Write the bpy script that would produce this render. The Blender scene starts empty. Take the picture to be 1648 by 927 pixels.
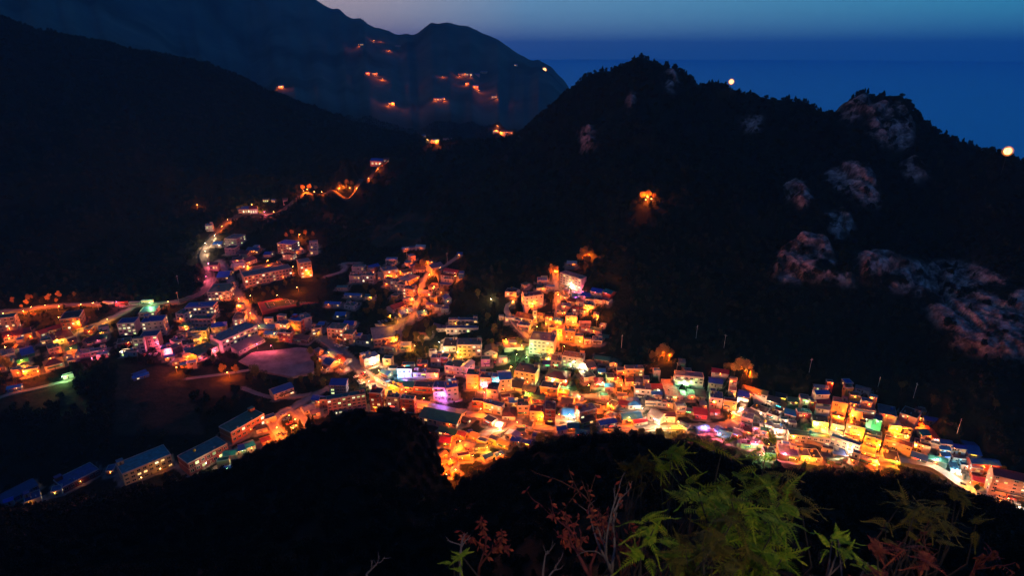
import bpy, math, random
import numpy as np
from mathutils import Vector, Matrix
HAZE, LAMPW, FLOODW, ADDEDW = 0.00008, 11000.0, 160000.0, 800.0
random.seed(7); rng = np.random.default_rng(11)
S = bpy.context.scene; COL = S.collection
W0, H0, F, PITCH, CZ = 1648.0, 927.0, 960.0, math.radians(21.6), 225.0
CP, SP = math.cos(PITCH), math.sin(PITCH)

def ray(u, v):
    a = (u - W0/2)/F; b = (H0/2 - v)/F
    return (a, CP + b*SP, -SP + b*CP)
def at_z(u, v, z):
    d = ray(u, v); t = (z - CZ)/d[2]
    return (d[0]*t, d[1]*t, z)
def at_y(u, v, y, dz=0.0):
    d = ray(u, v); t = y/d[1]
    return (d[0]*t, y, CZ + d[2]*t + dz)

# ---------------------------------------------------------------- noise
_P = rng.permutation(512); _P = np.concatenate([_P, _P, _P])
_GA = rng.uniform(0, 2*math.pi, 512); _GX, _GY = np.cos(_GA), np.sin(_GA)
def perlin(x, y):
    xi = np.floor(x).astype(int); yi = np.floor(y).astype(int)
    xf = x - xi; yf = y - yi
    def g(ix, iy, dx, dy):
        k = _P[(_P[ix & 511] + (iy & 511))] & 511
        return _GX[k]*dx + _GY[k]*dy
    s = xf*xf*xf*(xf*(xf*6-15)+10); t = yf*yf*yf*(yf*(yf*6-15)+10)
    n0 = g(xi, yi, xf, yf)*(1-s) + g(xi+1, yi, xf-1, yf)*s
    n1 = g(xi, yi+1, xf, yf-1)*(1-s) + g(xi+1, yi+1, xf-1, yf-1)*s
    return (n0*(1-t) + n1*t)*1.5
def fbm(x, y, o=5, ridged=False):
    r = 0.0; a = 1.0; f = 1.0; tot = 0.0
    for i in range(o):
        n = perlin(x*f + 13.7*i, y*f - 7.1*i)
        if ridged: n = 1 - 2*np.abs(n)
        r = r + n*a; tot += a; a *= 0.5; f *= 2.03
    return r/tot

# ---------------------------------------------------------------- terrain control points
VIL = [(0,815,-5),(150,790,-5),(300,768,-3),(400,748,0),(440,722,0),(500,684,0),(600,668,0),(690,694,0),(712,785,2),
 (760,765,1),(800,742,0),(900,708,0),(1000,694,-2),(1080,700,-3),(1150,722,-5),(1220,745,-6),(1300,750,-8),(1450,755,-10),(1560,790,-15),(1640,850,-18),(1740,930,-22),
 (50,620,0),(230,600,5),(350,600,3),(440,580,3),(500,620,2),(560,600,0),(650,620,0),(750,600,2),(850,620,3),(950,620,3),(1050,640,2),
 (1150,640,2),(1250,660,2),(1350,680,0),(1450,710,-5),(1550,750,-10),(1640,790,-14),(1760,840,-18),(-150,760,-5),(-200,560,6),(-200,640,0),
 (100,690,3),(250,690,6),(330,640,5),(350,700,2),(0,560,4),(120,560,4),
 (0,500,12),(120,495,12),(250,492,12),(350,520,6),(420,500,10),(500,480,14),(470,520,9),(340,460,14),(330,410,22),(370,360,32),
 (430,400,24),(470,385,30),(530,430,22),(600,440,25),(690,430,34),(740,412,45),(700,470,20),(670,500,12),(600,500,10),(560,500,10),(740,520,12),
 (760,560,6),(820,560,10),(820,480,35),(900,500,28),(900,460,38),(940,430,50),(930,410,58),(985,480,42),(985,540,22),(900,540,16),(1080,578,18),
 (1190,600,20),(1330,622,22),(1400,642,18),(1500,682,8),(1560,718,4),(1648,768,-2),(1780,820,-4)]
CREST = [(690,222,900),(760,222,880),(830,214,860),(870,194,830),(890,172,815),(905,158,800),(920,142,790),(935,124,775),(950,114,765),(970,110,755),(990,107,745),(1010,95,735),(1030,86,725),(1060,94,712),(1090,104,700),
 (1110,119,690),(1125,134,685),(1160,128,670),(1190,142,660),(1230,152,645),(1270,155,630),(1300,159,620),(1320,176,610),(1335,183,600),(1352,176,592),(1375,158,585),(1392,149,578),(1402,164,574),
 (1420,157,570),(1450,154,560),(1462,174,552),(1480,190,545),(1510,214,530),(1550,225,510),(1580,238,495),(1610,240,480),(1650,262,462),(1720,290,430),(1820,330,400)]
LEFTC = [(-200,-20,830),(-90,0,860),(0,22,900),(60,46,920),(110,60,935),(160,72,950),(250,82,975),(310,94,1000),(359,113,1010),(400,130,1030),(436,146,1050),(480,165,1070),(526,182,1090),(570,196,1100),(617,208,1120),(660,218,1140),(690,226,1150)]
FARC = [(-100,-320,2600),(60,-240,2800),(200,-150,2900),(300,-85,3000),(370,-35,3100),(412,-2,3200),(440,22,3250),(480,27,3200),(530,30,3100),(568,37,3050),(590,50,3000),(605,58,2950),(622,61,2900),(636,60,2880),
 (655,55,2850),(680,55,2820),(700,45,2800),(720,38,2780),(742,40,2760),(765,46,2740),(800,62,2700),(820,75,2680),(838,92,2650),(850,106,2620),(866,118,2580),(885,130,2520),(905,145,2480),(930,162,2440)]
MID = [(790,440,'z',50),(780,400,'z',58),(785,500,'z',22),(1000,400,'z',76),(1042,322,'z',108),(1100,303,'y',505),(1150,330,'y',490),(1200,400,'y',455),(1250,500,'y',405),(1310,395,'y',440),(1400,450,'y',410),(1400,300,'y',480),
 (1350,200,'y',560),(1450,250,'y',505),(1550,500,'y',385),(1550,420,'y',420),(1620,420,'y',400),(1600,600,'y',330),(1500,600,'y',352),(1300,580,'y',366),(1100,500,'y',420),(1030,200,'y',625),(1200,250,'y',560),(1150,230,'y',600),
 (900,300,'y',620),(930,220,'y',700),(850,380,'y',565),(820,300,'y',690),(700,330,'y',720),(620,360,'y',690),(600,300,'y',800),(700,262,'y',840),(800,245,'y',820),(560,330,'y',740),(520,370,'y',660),(1060,420,'y',455),(1450,560,'y',375),
 (1380,380,'y',450),(1500,330,'y',460),(1600,330,'y',428),(1450,410,'y',425),(1300,330,'y',470),(1250,300,'y',520),
 (100,300,'y',650),(0,250,'y',660),(-150,250,'y',620),(200,200,'y',790),(350,250,'y',860),(450,232,'y',960),(250,380,'y',650),(320,330,'y',730),(-150,120,'y',740),(150,150,'y',850),(0,400,'y',560),(150,420,'y',580),(-200,460,'y',500),
 (380,335,'z',40),(405,345,'z',38),(450,338,'z',44),(490,312,'z',55),(530,310,'z',57),(578,302,'z',62),(605,272,'z',76),(625,258,'z',84),(560,262,'z',95),
 (800,205,'y',1400),(700,228,'y',1300),(795,153,'y',1900),(707,158,'y',1800),(766,140,'y',2000),(632,167,'y',1700),(616,126,'y',2150),(750,120,'y',2250),(627,80,'y',2600),(578,72,'y',2600),(453,140,'y',1900),(500,100,'y',2300),(400,60,'y',2500),(300,30,'y',2400),(840,190,'y',1700),(200,0,'y',2200),(870,160,'y',2000),(60,-60,'y',2100)]
NEAR = [(440,718,215),(500,682,202),(560,662,192),(600,658,190),(645,666,192),(690,692,208),(702,730,215),(380,757,222),(300,772,222),(150,797,215),(0,822,210),(-150,830,210),
 (560,760,130),(400,860,122),(200,900,122),(0,920,112),(650,790,150),(705,870,155),(560,900,90),(700,920,95),(300,1000,70),
 (745,765,185),(800,738,165),(870,706,152),(950,694,142),(1060,694,132),(1150,722,130),(1220,750,125),(1300,756,120),(1380,757,120),(1480,757,116),(1560,800,122),(1620,856,128),(1700,900,130),
 (900,800,80),(1100,800,72),(1300,820,70),(1500,850,75),(1000,900,40),(1300,910,35),(800,910,62),(1600,920,62),(1150,930,20),(900,1050,20),(1400,1050,20)]
pts = []; flat = []; crest = []
for u, v, z in VIL: p = at_z(u, v, z); pts.append(p); flat.append(p)
for u, v, y in CREST:
    p = at_y(u, v, y, -.5 if 1370 < u < 1470 else -4); pts.append(p); crest.append(p)
    k = (y + 190)/y; pts.append((p[0]*k, p[1]*k, -30 if u > 900 else max(-30, p[2]-90)))
    if u > 880: k = (y + 380)/y; pts.append((p[0]*k, p[1]*k, -130))
for u, v, y in LEFTC:
    p = at_y(u, v, y, -5); pts.append(p); crest.append(p); k = (y+180)/y; pts.append((p[0]*k, p[1]*k, p[2]-55))
for u, v, y in FARC:
    p = at_y(u, v, y, -3); pts.append(p); crest.append(p); k = (y+700)/y; pts.append((p[0]*k, p[1]*k, -130))
for m in MID: pts.append(at_z(m[0], m[1], m[3]) if m[2] == 'z' else at_y(m[0], m[1], m[3], -3))
for u, v, y in NEAR:
    p = at_y(u, v, y, -5 if y > 60 else -2.5); pts.append(p); crest.append(p)
for u, v, y, dz in [(712,800,185,-14),(716,796,215,-14),(710,830,150,-9),(728,796,188,-11),(700,800,180,-6),(712,792,240,-9)]: pts.append(at_y(u, v, y, dz))
pts += [(0,0,223.2),(-3,3,218.6),(4,3,218.8),(0,6,215.0),(6,6,215.0),(-8,6,212.5),(-14,3,211),(0,-12,224),(25,-8,222),(-25,-8,221),(60,0,205),(-60,0,200),(0,-80,235),(150,-60,200),(-150,-60,190),(120,60,150),(-120,60,160),
        (-400,120,110),(-700,300,150),(300,100,90),(500,150,-60),(800,300,-130),(700,500,-130),(900,800,-130),(1500,1500,-130),(1200,2500,-130),(2500,2500,-130),(800,4000,-130),(-3500,4000,300),(-3000,1500,500),(-1500,700,350)]
PT = np.array(pts, float)
FLAT = np.array(flat)[:, :2]; CR = np.array(crest)[:, :2]
_scale = 1000.0
def _K(A, B):
    d = np.sqrt(((A[:, None, :] - B[None, :, :])**2).sum(-1) + 1.0)
    return -d/_scale
# drop near-duplicates
keep = []
for i in range(len(PT)):
    if all((PT[i,0]-PT[j,0])**2 + (PT[i,1]-PT[j,1])**2 > 4 for j in keep): keep.append(i)
PT = PT[keep]; N = len(PT)
A = np.zeros((N+1, N+1)); A[:N, :N] = _K(PT[:, :2], PT[:, :2]); A[:N, N] = 1; A[N, :N] = 1
A[:N, :N] += np.eye(N)*-0.0002
sol = np.linalg.solve(A, np.concatenate([PT[:, 2], [0]])); WT, C0 = sol[:N], sol[N]
def height(x, y, detail=True):
    x = np.atleast_1d(np.asarray(x, float)); y = np.atleast_1d(np.asarray(y, float)); out = np.empty(len(x))
    for s in range(0, len(x), 20000):
        q = np.stack([x[s:s+20000], y[s:s+20000]], 1)
        z = _K(q, PT[:, :2]) @ WT + C0
        if detail:
            df = np.sqrt(((q[:, None] - FLAT[None])**2).sum(-1).min(1)); dc = np.sqrt(((q[:, None] - CR[None])**2).sum(-1).min(1))
            r = np.hypot(q[:, 0], q[:, 1])
            m = np.clip((df - 22)/70, 0, 1); c = np.clip(dc/110, 0.14, 1)
            sc = np.clip(r/500, 0.15, 2.5)
            c = np.where(r < 230, 0.35, c)
            sc = sc*(1 + .9*np.clip((r-1500)/500, 0, 1)); z = z + m*c*sc*(np.where(r > 1300, fbm(q[:, 0]/(110*np.clip(r/900, 1, 4)), q[:, 1]/(110*np.clip(r/900, 1, 4)), 3, True)*1.2, fbm(q[:, 0]/(95*np.clip(r/900, 1, 4)), q[:, 1]/(95*np.clip(r/900, 1, 4)), 5, True))*15 - 4) + m*np.minimum(sc, 1)*(r < 1100)*fbm(q[:, 0]/14, q[:, 1]/14, 3)*1.6
        out[s:s+20000] = z
    return out

def worley(x, y):
    xi = np.floor(x).astype(int); yi = np.floor(y).astype(int); d1 = np.full(x.shape, 9.0); d2 = d1.copy(); v = np.zeros(x.shape)
    for i in (-1, 0, 1):
        for j in (-1, 0, 1):
            k = _P[(_P[(xi+i) & 511] + ((yi+j) & 511))] & 511; px = xi + i + .5 + .45*_GX[k]; py = yi + j + .5 + .45*_GY[k]
            d = np.hypot(px-x, py-y); h = (k % 97)/97.0; nw = d < d1
            d2 = np.where(nw, d1, np.minimum(d2, d)); v = np.where(nw, h, v); d1 = np.where(nw, d, d1)
    return d1, d2, v
def inpoly(u, v, poly):
    u = np.asarray(u, float); v = np.asarray(v, float); r = np.zeros(u.shape, bool); j = len(poly)-1
    for i in range(len(poly)):
        xi, yi = poly[i]; xj, yj = poly[j]
        r ^= ((yi > v) != (yj > v)) & (u < (xj-xi)*(v-yi)/((yj-yi) or 1e-9) + xi)
        j = i
    return r
def ground_poly(poly, z):  # photo outline -> plan outline at ground height
    return [at_z(u, v, z)[:2] for u, v in poly]
def project(x, y, z):
    dx, dy, dz = x, y, z - CZ
    f = dy*CP - dz*SP; b = (dy*SP + dz*CP)/f
    return W0/2 + dx/f*F, H0/2 - b*F

# plan outlines of the built-up quarters, the bare rock and the terraces, as polygons on the terrain
BUILT = [[(0,496),(120,505),(260,495),(300,470),(345,455),(330,420),(300,408),(345,375),(500,375),(525,385),(520,430),(560,422),(620,425),(665,412),(735,408),(752,430),(748,470),(775,520),(780,555),(800,560),(812,540),(808,500),(815,465),(860,450),(900,415),(955,405),(950,430),(990,470),(1000,500),(960,515),(985,545),(975,570),(1010,585),(1100,588),(1215,605),(1300,635),(1310,612),(1400,625),(1510,670),(1520,705),(1560,715),(1648,760),(1700,800),(1700,900),(1600,840),(1550,790),(1480,758),(1300,756),(1200,745),(1120,710),(1000,695),(860,712),(790,745),(725,790),(705,790),(702,700),(640,668),(540,665),(480,690),(430,725),(390,760),(300,770),(0,830),(0,745),(200,730),(400,650),(470,640),(520,625),(508,565),(430,540),(330,580),(280,590),(200,560),(130,580),(90,610),(0,620)]]
ROCKS = [[(1378,412),(1420,408),(1470,425),(1520,420),(1560,425),(1600,440),(1660,470),(1700,500),(1700,620),(1648,590),(1580,575),(1530,560),(1500,520),(1480,480),(1440,470),(1390,450)],
 [(1245,430),(1255,405),(1290,385),(1330,390),(1345,425),(1370,430),(1372,465),(1330,450),(1290,455),(1250,455)],
 [(1325,280),(1360,262),(1400,270),(1418,330),(1380,335),(1345,310)],[(1262,300),(1285,285),(1308,325),(1290,338),(1265,325)],
 [(1325,350),(1360,335),(1375,370),(1345,390)],[(1395,185),(1410,168),(1450,165),(1470,200),(1460,240),(1430,245),(1400,215)],[(1345,180),(1392,152),(1400,180),(1370,200)],
 [(1070,115),(1088,118),(1084,150),(1076,152)],[(1195,190),(1225,185),(1222,215),(1200,212)],[(1010,150),(1022,152),(1020,185),(1008,180)],[(930,210),(950,205),(960,240),(938,245)],[(1450,265),(1480,255),(1490,290),(1460,295)]]
FIELDS = [[(590,370),(655,340),(690,345),(680,395),(600,400)],[(300,590),(360,590),(395,605),(390,640),(320,640)],[(0,615),(110,615),(140,650),(0,660)],[(190,585),(290,590),(330,700),(180,700)]]

# ---------------------------------------------------------------- materials
MATS = {}
def _nt(name):
    m = bpy.data.materials.new(name); m.use_nodes = True; nt = m.node_tree; nt.nodes.clear()
    o = nt.nodes.new('ShaderNodeOutputMaterial'); p = nt.nodes.new('ShaderNodeBsdfPrincipled'); nt.links.new(p.outputs[0], o.inputs[0])
    return m, nt, p
def _n(nt, t, **k):
    n = nt.nodes.new(t)
    for a, b in k.items():
        if a.startswith('i_'): n.inputs[int(a[2:])].default_value = b
        else: setattr(n, a, b)
    return n
def mat_surface(name, col, rough=0.8, var=0.25, scale=0.6, stain=0.35, wave=0.0, metal=0.0, bump=0.15):
    m, nt, p = _nt(name); L = nt.links.new
    tc = _n(nt, 'ShaderNodeTexCoord'); oi = _n(nt, 'ShaderNodeObjectInfo')
    add = _n(nt, 'ShaderNodeVectorMath', operation='ADD'); L(tc.outputs['Object'], add.inputs[0])
    rs = _n(nt, 'ShaderNodeVectorMath', operation='SCALE'); rs.inputs[0].default_value = (37, 53, 11); L(oi.outputs['Random'], rs.inputs['Scale']); L(rs.outputs[0], add.inputs[1])
    nz = _n(nt, 'ShaderNodeTexNoise'); nz.inputs['Scale'].default_value = scale; nz.inputs['Detail'].default_value = 6; nz.inputs['Roughness'].default_value = .65; L(add.outputs[0], nz.inputs['Vector'])
    rp = _n(nt, 'ShaderNodeValToRGB'); rp.color_ramp.elements[0].position = .35; rp.color_ramp.elements[1].position = .7
    d = 1 - stain; rp.color_ramp.elements[0].color = (col[0]*d, col[1]*d, col[2]*d, 1); rp.color_ramp.elements[1].color = (*col, 1); L(nz.outputs[0], rp.inputs[0])
    hs = _n(nt, 'ShaderNodeHueSaturation'); L(rp.outputs[0], hs.inputs['Color'])
    mr = _n(nt, 'ShaderNodeMapRange'); mr.inputs[3].default_value = 1-var; mr.inputs[4].default_value = 1+var; L(oi.outputs['Random'], mr.inputs[0]); L(mr.outputs[0], hs.inputs['Value'])
    mh = _n(nt, 'ShaderNodeMapRange'); mh.inputs[3].default_value = .475; mh.inputs[4].default_value = .525
    fr = _n(nt, 'ShaderNodeMath', operation='FRACT'); ml = _n(nt, 'ShaderNodeMath', operation='MULTIPLY', i_1=7.3); L(oi.outputs['Random'], ml.inputs[0]); L(ml.outputs[0], fr.inputs[0]); L(fr.outputs[0], mh.inputs[0]); L(mh.outputs[0], hs.inputs['Hue'])
    L(hs.outputs[0], p.inputs['Base Color']); p.inputs['Roughness'].default_value = rough; p.inputs['Metallic'].default_value = metal
    bp = _n(nt, 'ShaderNodeBump'); bp.inputs['Strength'].default_value = bump; bp.inputs['Distance'].default_value = .05
    if wave:
        wv = _n(nt, 'ShaderNodeTexWave'); wv.inputs['Scale'].default_value = wave; wv.inputs['Distortion'].default_value = 0; L(tc.outputs['Object'], wv.inputs['Vector']); L(wv.outputs[1], bp.inputs['Height']); bp.inputs['Distance'].default_value = .12; bp.inputs['Strength'].default_value = .6
    else:
        n2 = _n(nt, 'ShaderNodeTexNoise'); n2.inputs['Scale'].default_value = 8; L(tc.outputs['Object'], n2.inputs['Vector']); L(n2.outputs[0], bp.inputs['Height'])
    L(bp.outputs[0], p.inputs['Normal']); MATS[name] = m
    return m
def mat_emit(name, col, strength, var=.6):
    m = bpy.data.materials.new(name); m.use_nodes = True; nt = m.node_tree; nt.nodes.clear(); L = nt.links.new
    o = _n(nt, 'ShaderNodeOutputMaterial'); e = _n(nt, 'ShaderNodeEmission'); e.inputs[0].default_value = (*col, 1)
    oi = _n(nt, 'ShaderNodeObjectInfo'); mr = _n(nt, 'ShaderNodeMapRange'); mr.inputs[3].default_value = strength*(1-var); mr.inputs[4].default_value = strength*(1+var)
    L(oi.outputs['Random'], mr.inputs[0]); L(mr.outputs[0], e.inputs[1]); L(e.outputs[0], o.inputs[0])
    m.cycles.emission_sampling = 'NONE'; MATS[name] = m
    return m
WALLS = {'w': ('white', (.50,.48,.46)), 'c': ('cream', (.46,.37,.25)), 'p': ('pink', (.46,.28,.26)), 'r': ('red brick', (.30,.06,.04)), 'G': ('grey', (.30,.30,.31)), 'y': ('yellow', (.48,.33,.09)),  # pink stands for white walls with lamplight put into the colour
         'k': ('dark', (.07,.06,.06)), 'b': ('blue', (.05,.13,.40)), 'm': ('maroon', (.16,.035,.04)), 'g': ('green', (.06,.2,.12)), 't': ('teal', (.07,.25,.25)), 'n': ('navy', (.03,.07,.22)), 'v': ('violet', (.3,.2,.45)), 'o': ('ochre', (.5,.3,.1))}
ROOFS = {'b': ('bright blue', (.015,.12,.55)), 'n': ('navy blue', (.03,.07,.24)), 'g': ('green', (.015,.14,.10)), 't': ('teal', (.02,.24,.27)), 'r': ('red', (.42,.03,.02)), 'm': ('maroon', (.13,.022,.03)), 'G': ('grey', (.20,.20,.22)),
         'w': ('pale', (.5,.5,.52)), 'o': ('ochre', (.42,.25,.08)), 'k': ('charcoal', (.05,.05,.058)), 'p': ('mauve grey', (.26,.20,.27)), 'c': ('cream', (.5,.42,.3))}
for k, (nm, c) in WALLS.items(): mat_surface('wall_'+k, c, .85, .18, .35, .3)
for k, (nm, c) in ROOFS.items():
    mat_surface('flat_'+k, c, .55, .3, .5, .6); mat_surface('pitch_'+k, c, .42, .3, .4, .35, wave=1.1)
mat_surface('trim', (.5,.49,.48), .7, .15); mat_surface('dark_metal', (.06,.06,.07), .5, .1, metal=.5); mat_surface('steel', (.35,.35,.36), .4, .1, metal=.6)
mat_surface('frame_white', (.55,.55,.55), .6, .1); mat_surface('door_brown', (.12,.06,.035), .6, .4); mat_surface('glass_dark', (.02,.035,.06), .12, .5, bump=0)
mat_surface('concrete', (.30,.28,.26), .85, .15, .15, .4); mat_surface('asphalt', (.055,.053,.052), .8, .1, .3, .3); mat_surface('paint_white', (.75,.75,.72), .6, .05); mat_surface('paint_yellow', (.7,.45,.05), .6, .05)
mat_surface('sand', (.33,.27,.26), .95, 0, .12, .55); mat_surface('track_red', (.30,.05,.035), .8, 0, .2, .3); mat_surface('turf', (.03,.075,.02), .9, 0, .3, .4)
mat_surface('tank_yellow', (.6,.3,.03), .5, .1); mat_surface('tank_blue', (.02,.15,.5), .5, .1); mat_surface('bark', (.05,.04,.032), .95, .2, 3); mat_surface('twig_pale', (.20,.15,.15), .8, .25, 5); mat_surface('twig_red', (.16,.035,.03), .8, .25, 5)
mat_surface('rubber', (.02,.02,.02), .9, .1); mat_surface('rope_green', (.1,.3,.1), .8, .1)
mat_emit('lit_warm', (1, .55, .18), 1.3); mat_emit('lit_white', (1, .88, .5), 1.5); mat_emit('lit_green', (.75, 1, .4), 1.1); mat_emit('lit_cyan', (.3, .9, 1), 1.1)
mat_emit('sign_red', (1, .06, .03), 3); mat_emit('sign_pink', (1, .1, .6), 3); mat_emit('sign_cyan', (.05, .8, .9), 3); mat_emit('sign_green', (.1, 1, .3), 3); mat_emit('sign_blue', (.1, .25, 1), 3); mat_emit('sign_yellow', (1, .6, .05), 3.5)
mat_emit('bulb_orange', (1, .42, .10), 60, .1); mat_emit('bulb_white', (1, .8, .5), 60, .1); mat_emit('bulb_green', (.6, 1, .45), 40, .1); mat_emit('bulb_pink', (1, .2, .5), 30, .1); mat_emit('bulb_cyan', (.1, .9, 1), 30, .1); mat_emit('flood', (1,.46,.15), 4.5, .0); MATS['flood'].cycles.emission_sampling = 'AUTO'; mat_emit('flood_halo', (1,.26,.05), 1.3, .0); mat_emit('tail_red', (1, .03, .02), 10, .1)

def mat_leaf(name, col, col2, trans=0.3):
    m, nt, p = _nt(name); L = nt.links.new
    g = _n(nt, 'ShaderNodeNewGeometry'); oi = _n(nt, 'ShaderNodeObjectInfo')
    mx = _n(nt, 'ShaderNodeMix', data_type='RGBA'); mx.inputs[6].default_value = (*col, 1); mx.inputs[7].default_value = (*col2, 1); L(g.outputs['Random Per Island'], mx.inputs[0])
    hs = _n(nt, 'ShaderNodeHueSaturation'); mr = _n(nt, 'ShaderNodeMapRange'); mr.inputs[3].default_value = .45; mr.inputs[4].default_value = 1.9; L(oi.outputs['Random'], mr.inputs[0]); L(mr.outputs[0], hs.inputs['Value']); L(mx.outputs[2], hs.inputs['Color'])
    L(hs.outputs[0], p.inputs['Base Color']); p.inputs['Roughness'].default_value = .7; p.inputs['Specular IOR Level'].default_value = .2
    if trans:
        tr = _n(nt, 'ShaderNodeBsdfTranslucent'); L(hs.outputs[0], tr.inputs[0]); ms = _n(nt, 'ShaderNodeMixShader', i_0=trans); out = [n for n in nt.nodes if n.type == 'OUTPUT_MATERIAL'][0]
        L(p.outputs[0], ms.inputs[1]); L(tr.outputs[0], ms.inputs[2]); L(ms.outputs[0], out.inputs[0])
    MATS[name] = m
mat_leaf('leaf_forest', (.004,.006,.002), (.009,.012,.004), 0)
mat_leaf('leaf_tree', (.04,.055,.012), (.10,.09,.025)); mat_leaf('leaf_lamplit', (.26,.17,.05), (.45,.30,.09)); mat_leaf('leaf_bright', (.10,.24,.012), (.30,.36,.03), .45); mat_leaf('leaf_red', (.12,.02,.02), (.2,.06,.03)); mat_leaf('leaf_olive', (.07,.08,.015), (.14,.11,.02), .4)  # orange leaves carry the lamplight on the trees in their colour

# ---------------------------------------------------------------- mesh helpers
def mesh(name, vs, fs, mats, mi=None, smooth=False):
    me = bpy.data.meshes.new(name); me.from_pydata([tuple(v) for v in vs], [], fs)
    for m in mats: me.materials.append(MATS[m] if isinstance(m, str) else m)
    if mi is not None: me.polygons.foreach_set('material_index', mi)
    if smooth: me.polygons.foreach_set('use_smooth', [True]*len(me.polygons))
    me.update(); return me
def fastmesh(name, V, Fq, mats, mi=None, smooth=False):
    V = np.asarray(V, np.float32); Fq = np.asarray(Fq, np.int32); k = Fq.shape[1]
    me = bpy.data.meshes.new(name); me.vertices.add(len(V)); me.vertices.foreach_set('co', V.ravel())
    me.loops.add(Fq.size); me.loops.foreach_set('vertex_index', Fq.ravel()); me.polygons.add(len(Fq)); me.polygons.foreach_set('loop_start', np.arange(0, Fq.size, k, dtype=np.int32))
    for m in mats: me.materials.append(MATS[m] if isinstance(m, str) else m)
    if mi is not None: me.polygons.foreach_set('material_index', np.asarray(mi, np.int32))
    if smooth: me.polygons.foreach_set('use_smooth', np.ones(len(Fq), bool))
    me.update(calc_edges=True); return me
def ob(name, me, parent=None, loc=(0,0,0), rz=0.0, sc=None, rot=None):
    o = bpy.data.objects.new(name, me); COL.objects.link(o); o.location = loc
    o.rotation_euler = rot if rot else (0, 0, rz)
    if sc: o.scale = sc
    if parent: o.parent = parent
    return o
def tag(o, label=None, cat=None, group=None, kind=None):
    if label: o['label'] = label
    if cat: o['category'] = cat
    if group: o['group'] = group
    if kind: o['kind'] = kind
    return o
class MB:
    def __init__(s): s.v = []; s.f = []; s.m = []
    def face(s, pts, m=0):
        b = len(s.v); s.v += list(pts); s.f.append(tuple(range(b, b+len(pts)))); s.m.append(m)
    def box(s, x0, x1, y0, y1, z0, z1, m=0, top=True, bottom=True):
        b = len(s.v); s.v += [(x0,y0,z0),(x1,y0,z0),(x1,y1,z0),(x0,y1,z0),(x0,y0,z1),(x1,y0,z1),(x1,y1,z1),(x0,y1,z1)]
        q = [(0,1,5,4),(1,2,6,5),(2,3,7,6),(3,0,4,7)] + ([(4,5,6,7)] if top else []) + ([(3,2,1,0)] if bottom else [])
        s.f += [tuple(b+i for i in t) for t in q]; s.m += [m]*len(q)
    def tube(s, P, R, n=6, m=0, cap=True):
        P = [Vector(p) for p in P]; b = len(s.v)
        for i, p in enumerate(P):
            d = (P[min(i+1, len(P)-1)] - P[max(i-1, 0)]).normalized(); a = d.orthogonal().normalized(); c = d.cross(a); r = R[i] if hasattr(R, '__len__') else R
            for k in range(n):
                t = 2*math.pi*k/n; s.v.append(tuple(p + (a*math.cos(t) + c*math.sin(t))*r))
        for i in range(len(P)-1):
            for k in range(n):
                k2 = (k+1) % n; s.f.append((b+i*n+k, b+i*n+k2, b+(i+1)*n+k2, b+(i+1)*n+k)); s.m.append(m)
        if cap:
            s.f.append(tuple(b+k for k in range(n))[::-1]); s.m.append(m); s.f.append(tuple(b+(len(P)-1)*n+k for k in range(n))); s.m.append(m)
    def build(s, name, mats, smooth=False): return mesh(name, s.v, s.f, mats, s.m, smooth)

# ---------------------------------------------------------------- terrain mesh
NA = 760
az = np.radians(np.linspace(-70, 70, NA)); rr = np.concatenate([np.geomspace(3, 225, 130)[:-1], np.geomspace(225, 720, 520)[:-1], np.geomspace(720, 4800, 210)]); NR = len(rr); LRR = np.log(rr)
AZ, RR = np.meshgrid(az, rr); TX = (RR*np.sin(AZ)).ravel(); TY = (RR*np.cos(AZ)).ravel(); TZ = height(TX, TY)
# ledge behind and under the viewpoint
idx = np.arange(NA*NR).reshape(NR, NA)
Q = np.stack([idx[:-1, :-1].ravel(), idx[:-1, 1:].ravel(), idx[1:, 1:].ravel(), idx[1:, :-1].ravel()], 1)
U_, V_ = project(TX, TY, TZ); Rr = np.hypot(TX, TY)
front = (Rr > 225)
built = np.zeros(len(TX)); rock = np.zeros(len(TX)); fieldm = np.zeros(len(TX))
for P_ in BUILT:
    built[inpoly(U_, V_, P_) & (Rr > 238) & (Rr < 1000)] = 1
for P_ in ROCKS: rock[inpoly(U_, V_, P_) & (Rr > 280) & (Rr < 1000)] = 1
for P_ in FIELDS: fieldm[inpoly(U_, V_, P_) & (Rr > 238) & (Rr < 1000)] = 1
def blur(a, n):
    a = a.reshape(NR, NA).copy()
    for _ in range(n):
        a[1:-1] = (a[:-2] + a[1:-1]*2 + a[2:])/4; a[:, 1:-1] = (a[:, :-2] + a[:, 1:-1]*2 + a[:, 2:])/4
    return a.ravel()
rockb = blur(rock, 3)
_q = np.nonzero(rockb > .02)[0]; _sx = TX[_q] + TY[_q]*.35 + fbm(TX[_q]/30, TZ[_q]/30, 3)*8; _sz = TZ[_q] - TX[_q]*.25 + fbm(TX[_q]/30+5, TZ[_q]/30, 3)*8
_disp = np.zeros(len(_q)); crack = np.zeros(NR*NA)
for _s, _a in ((22, 7.0), (9, 3.2), (4.2, 1.3)):
    _d1, _d2, _v = worley(_sx/_s, _sz/_s*.8); _disp += (_v-.4)*_a + np.minimum(_d2-_d1, .25)*_a*1.6; crack[_q] = np.maximum(crack[_q], np.clip(1-(_d2-_d1)/(.10 if _s > 5 else .16), 0, 1)*(.9 if _s > 5 else .6))
TZ[_q] += rockb[_q]*_disp
TZ = np.minimum(TZ, 610 + TZ*.02)
TV = np.stack([TX, TY, TZ], 1)
m, nt, p = _nt('terrain'); L = nt.links.new
tc = _n(nt, 'ShaderNodeTexCoord'); 
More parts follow.
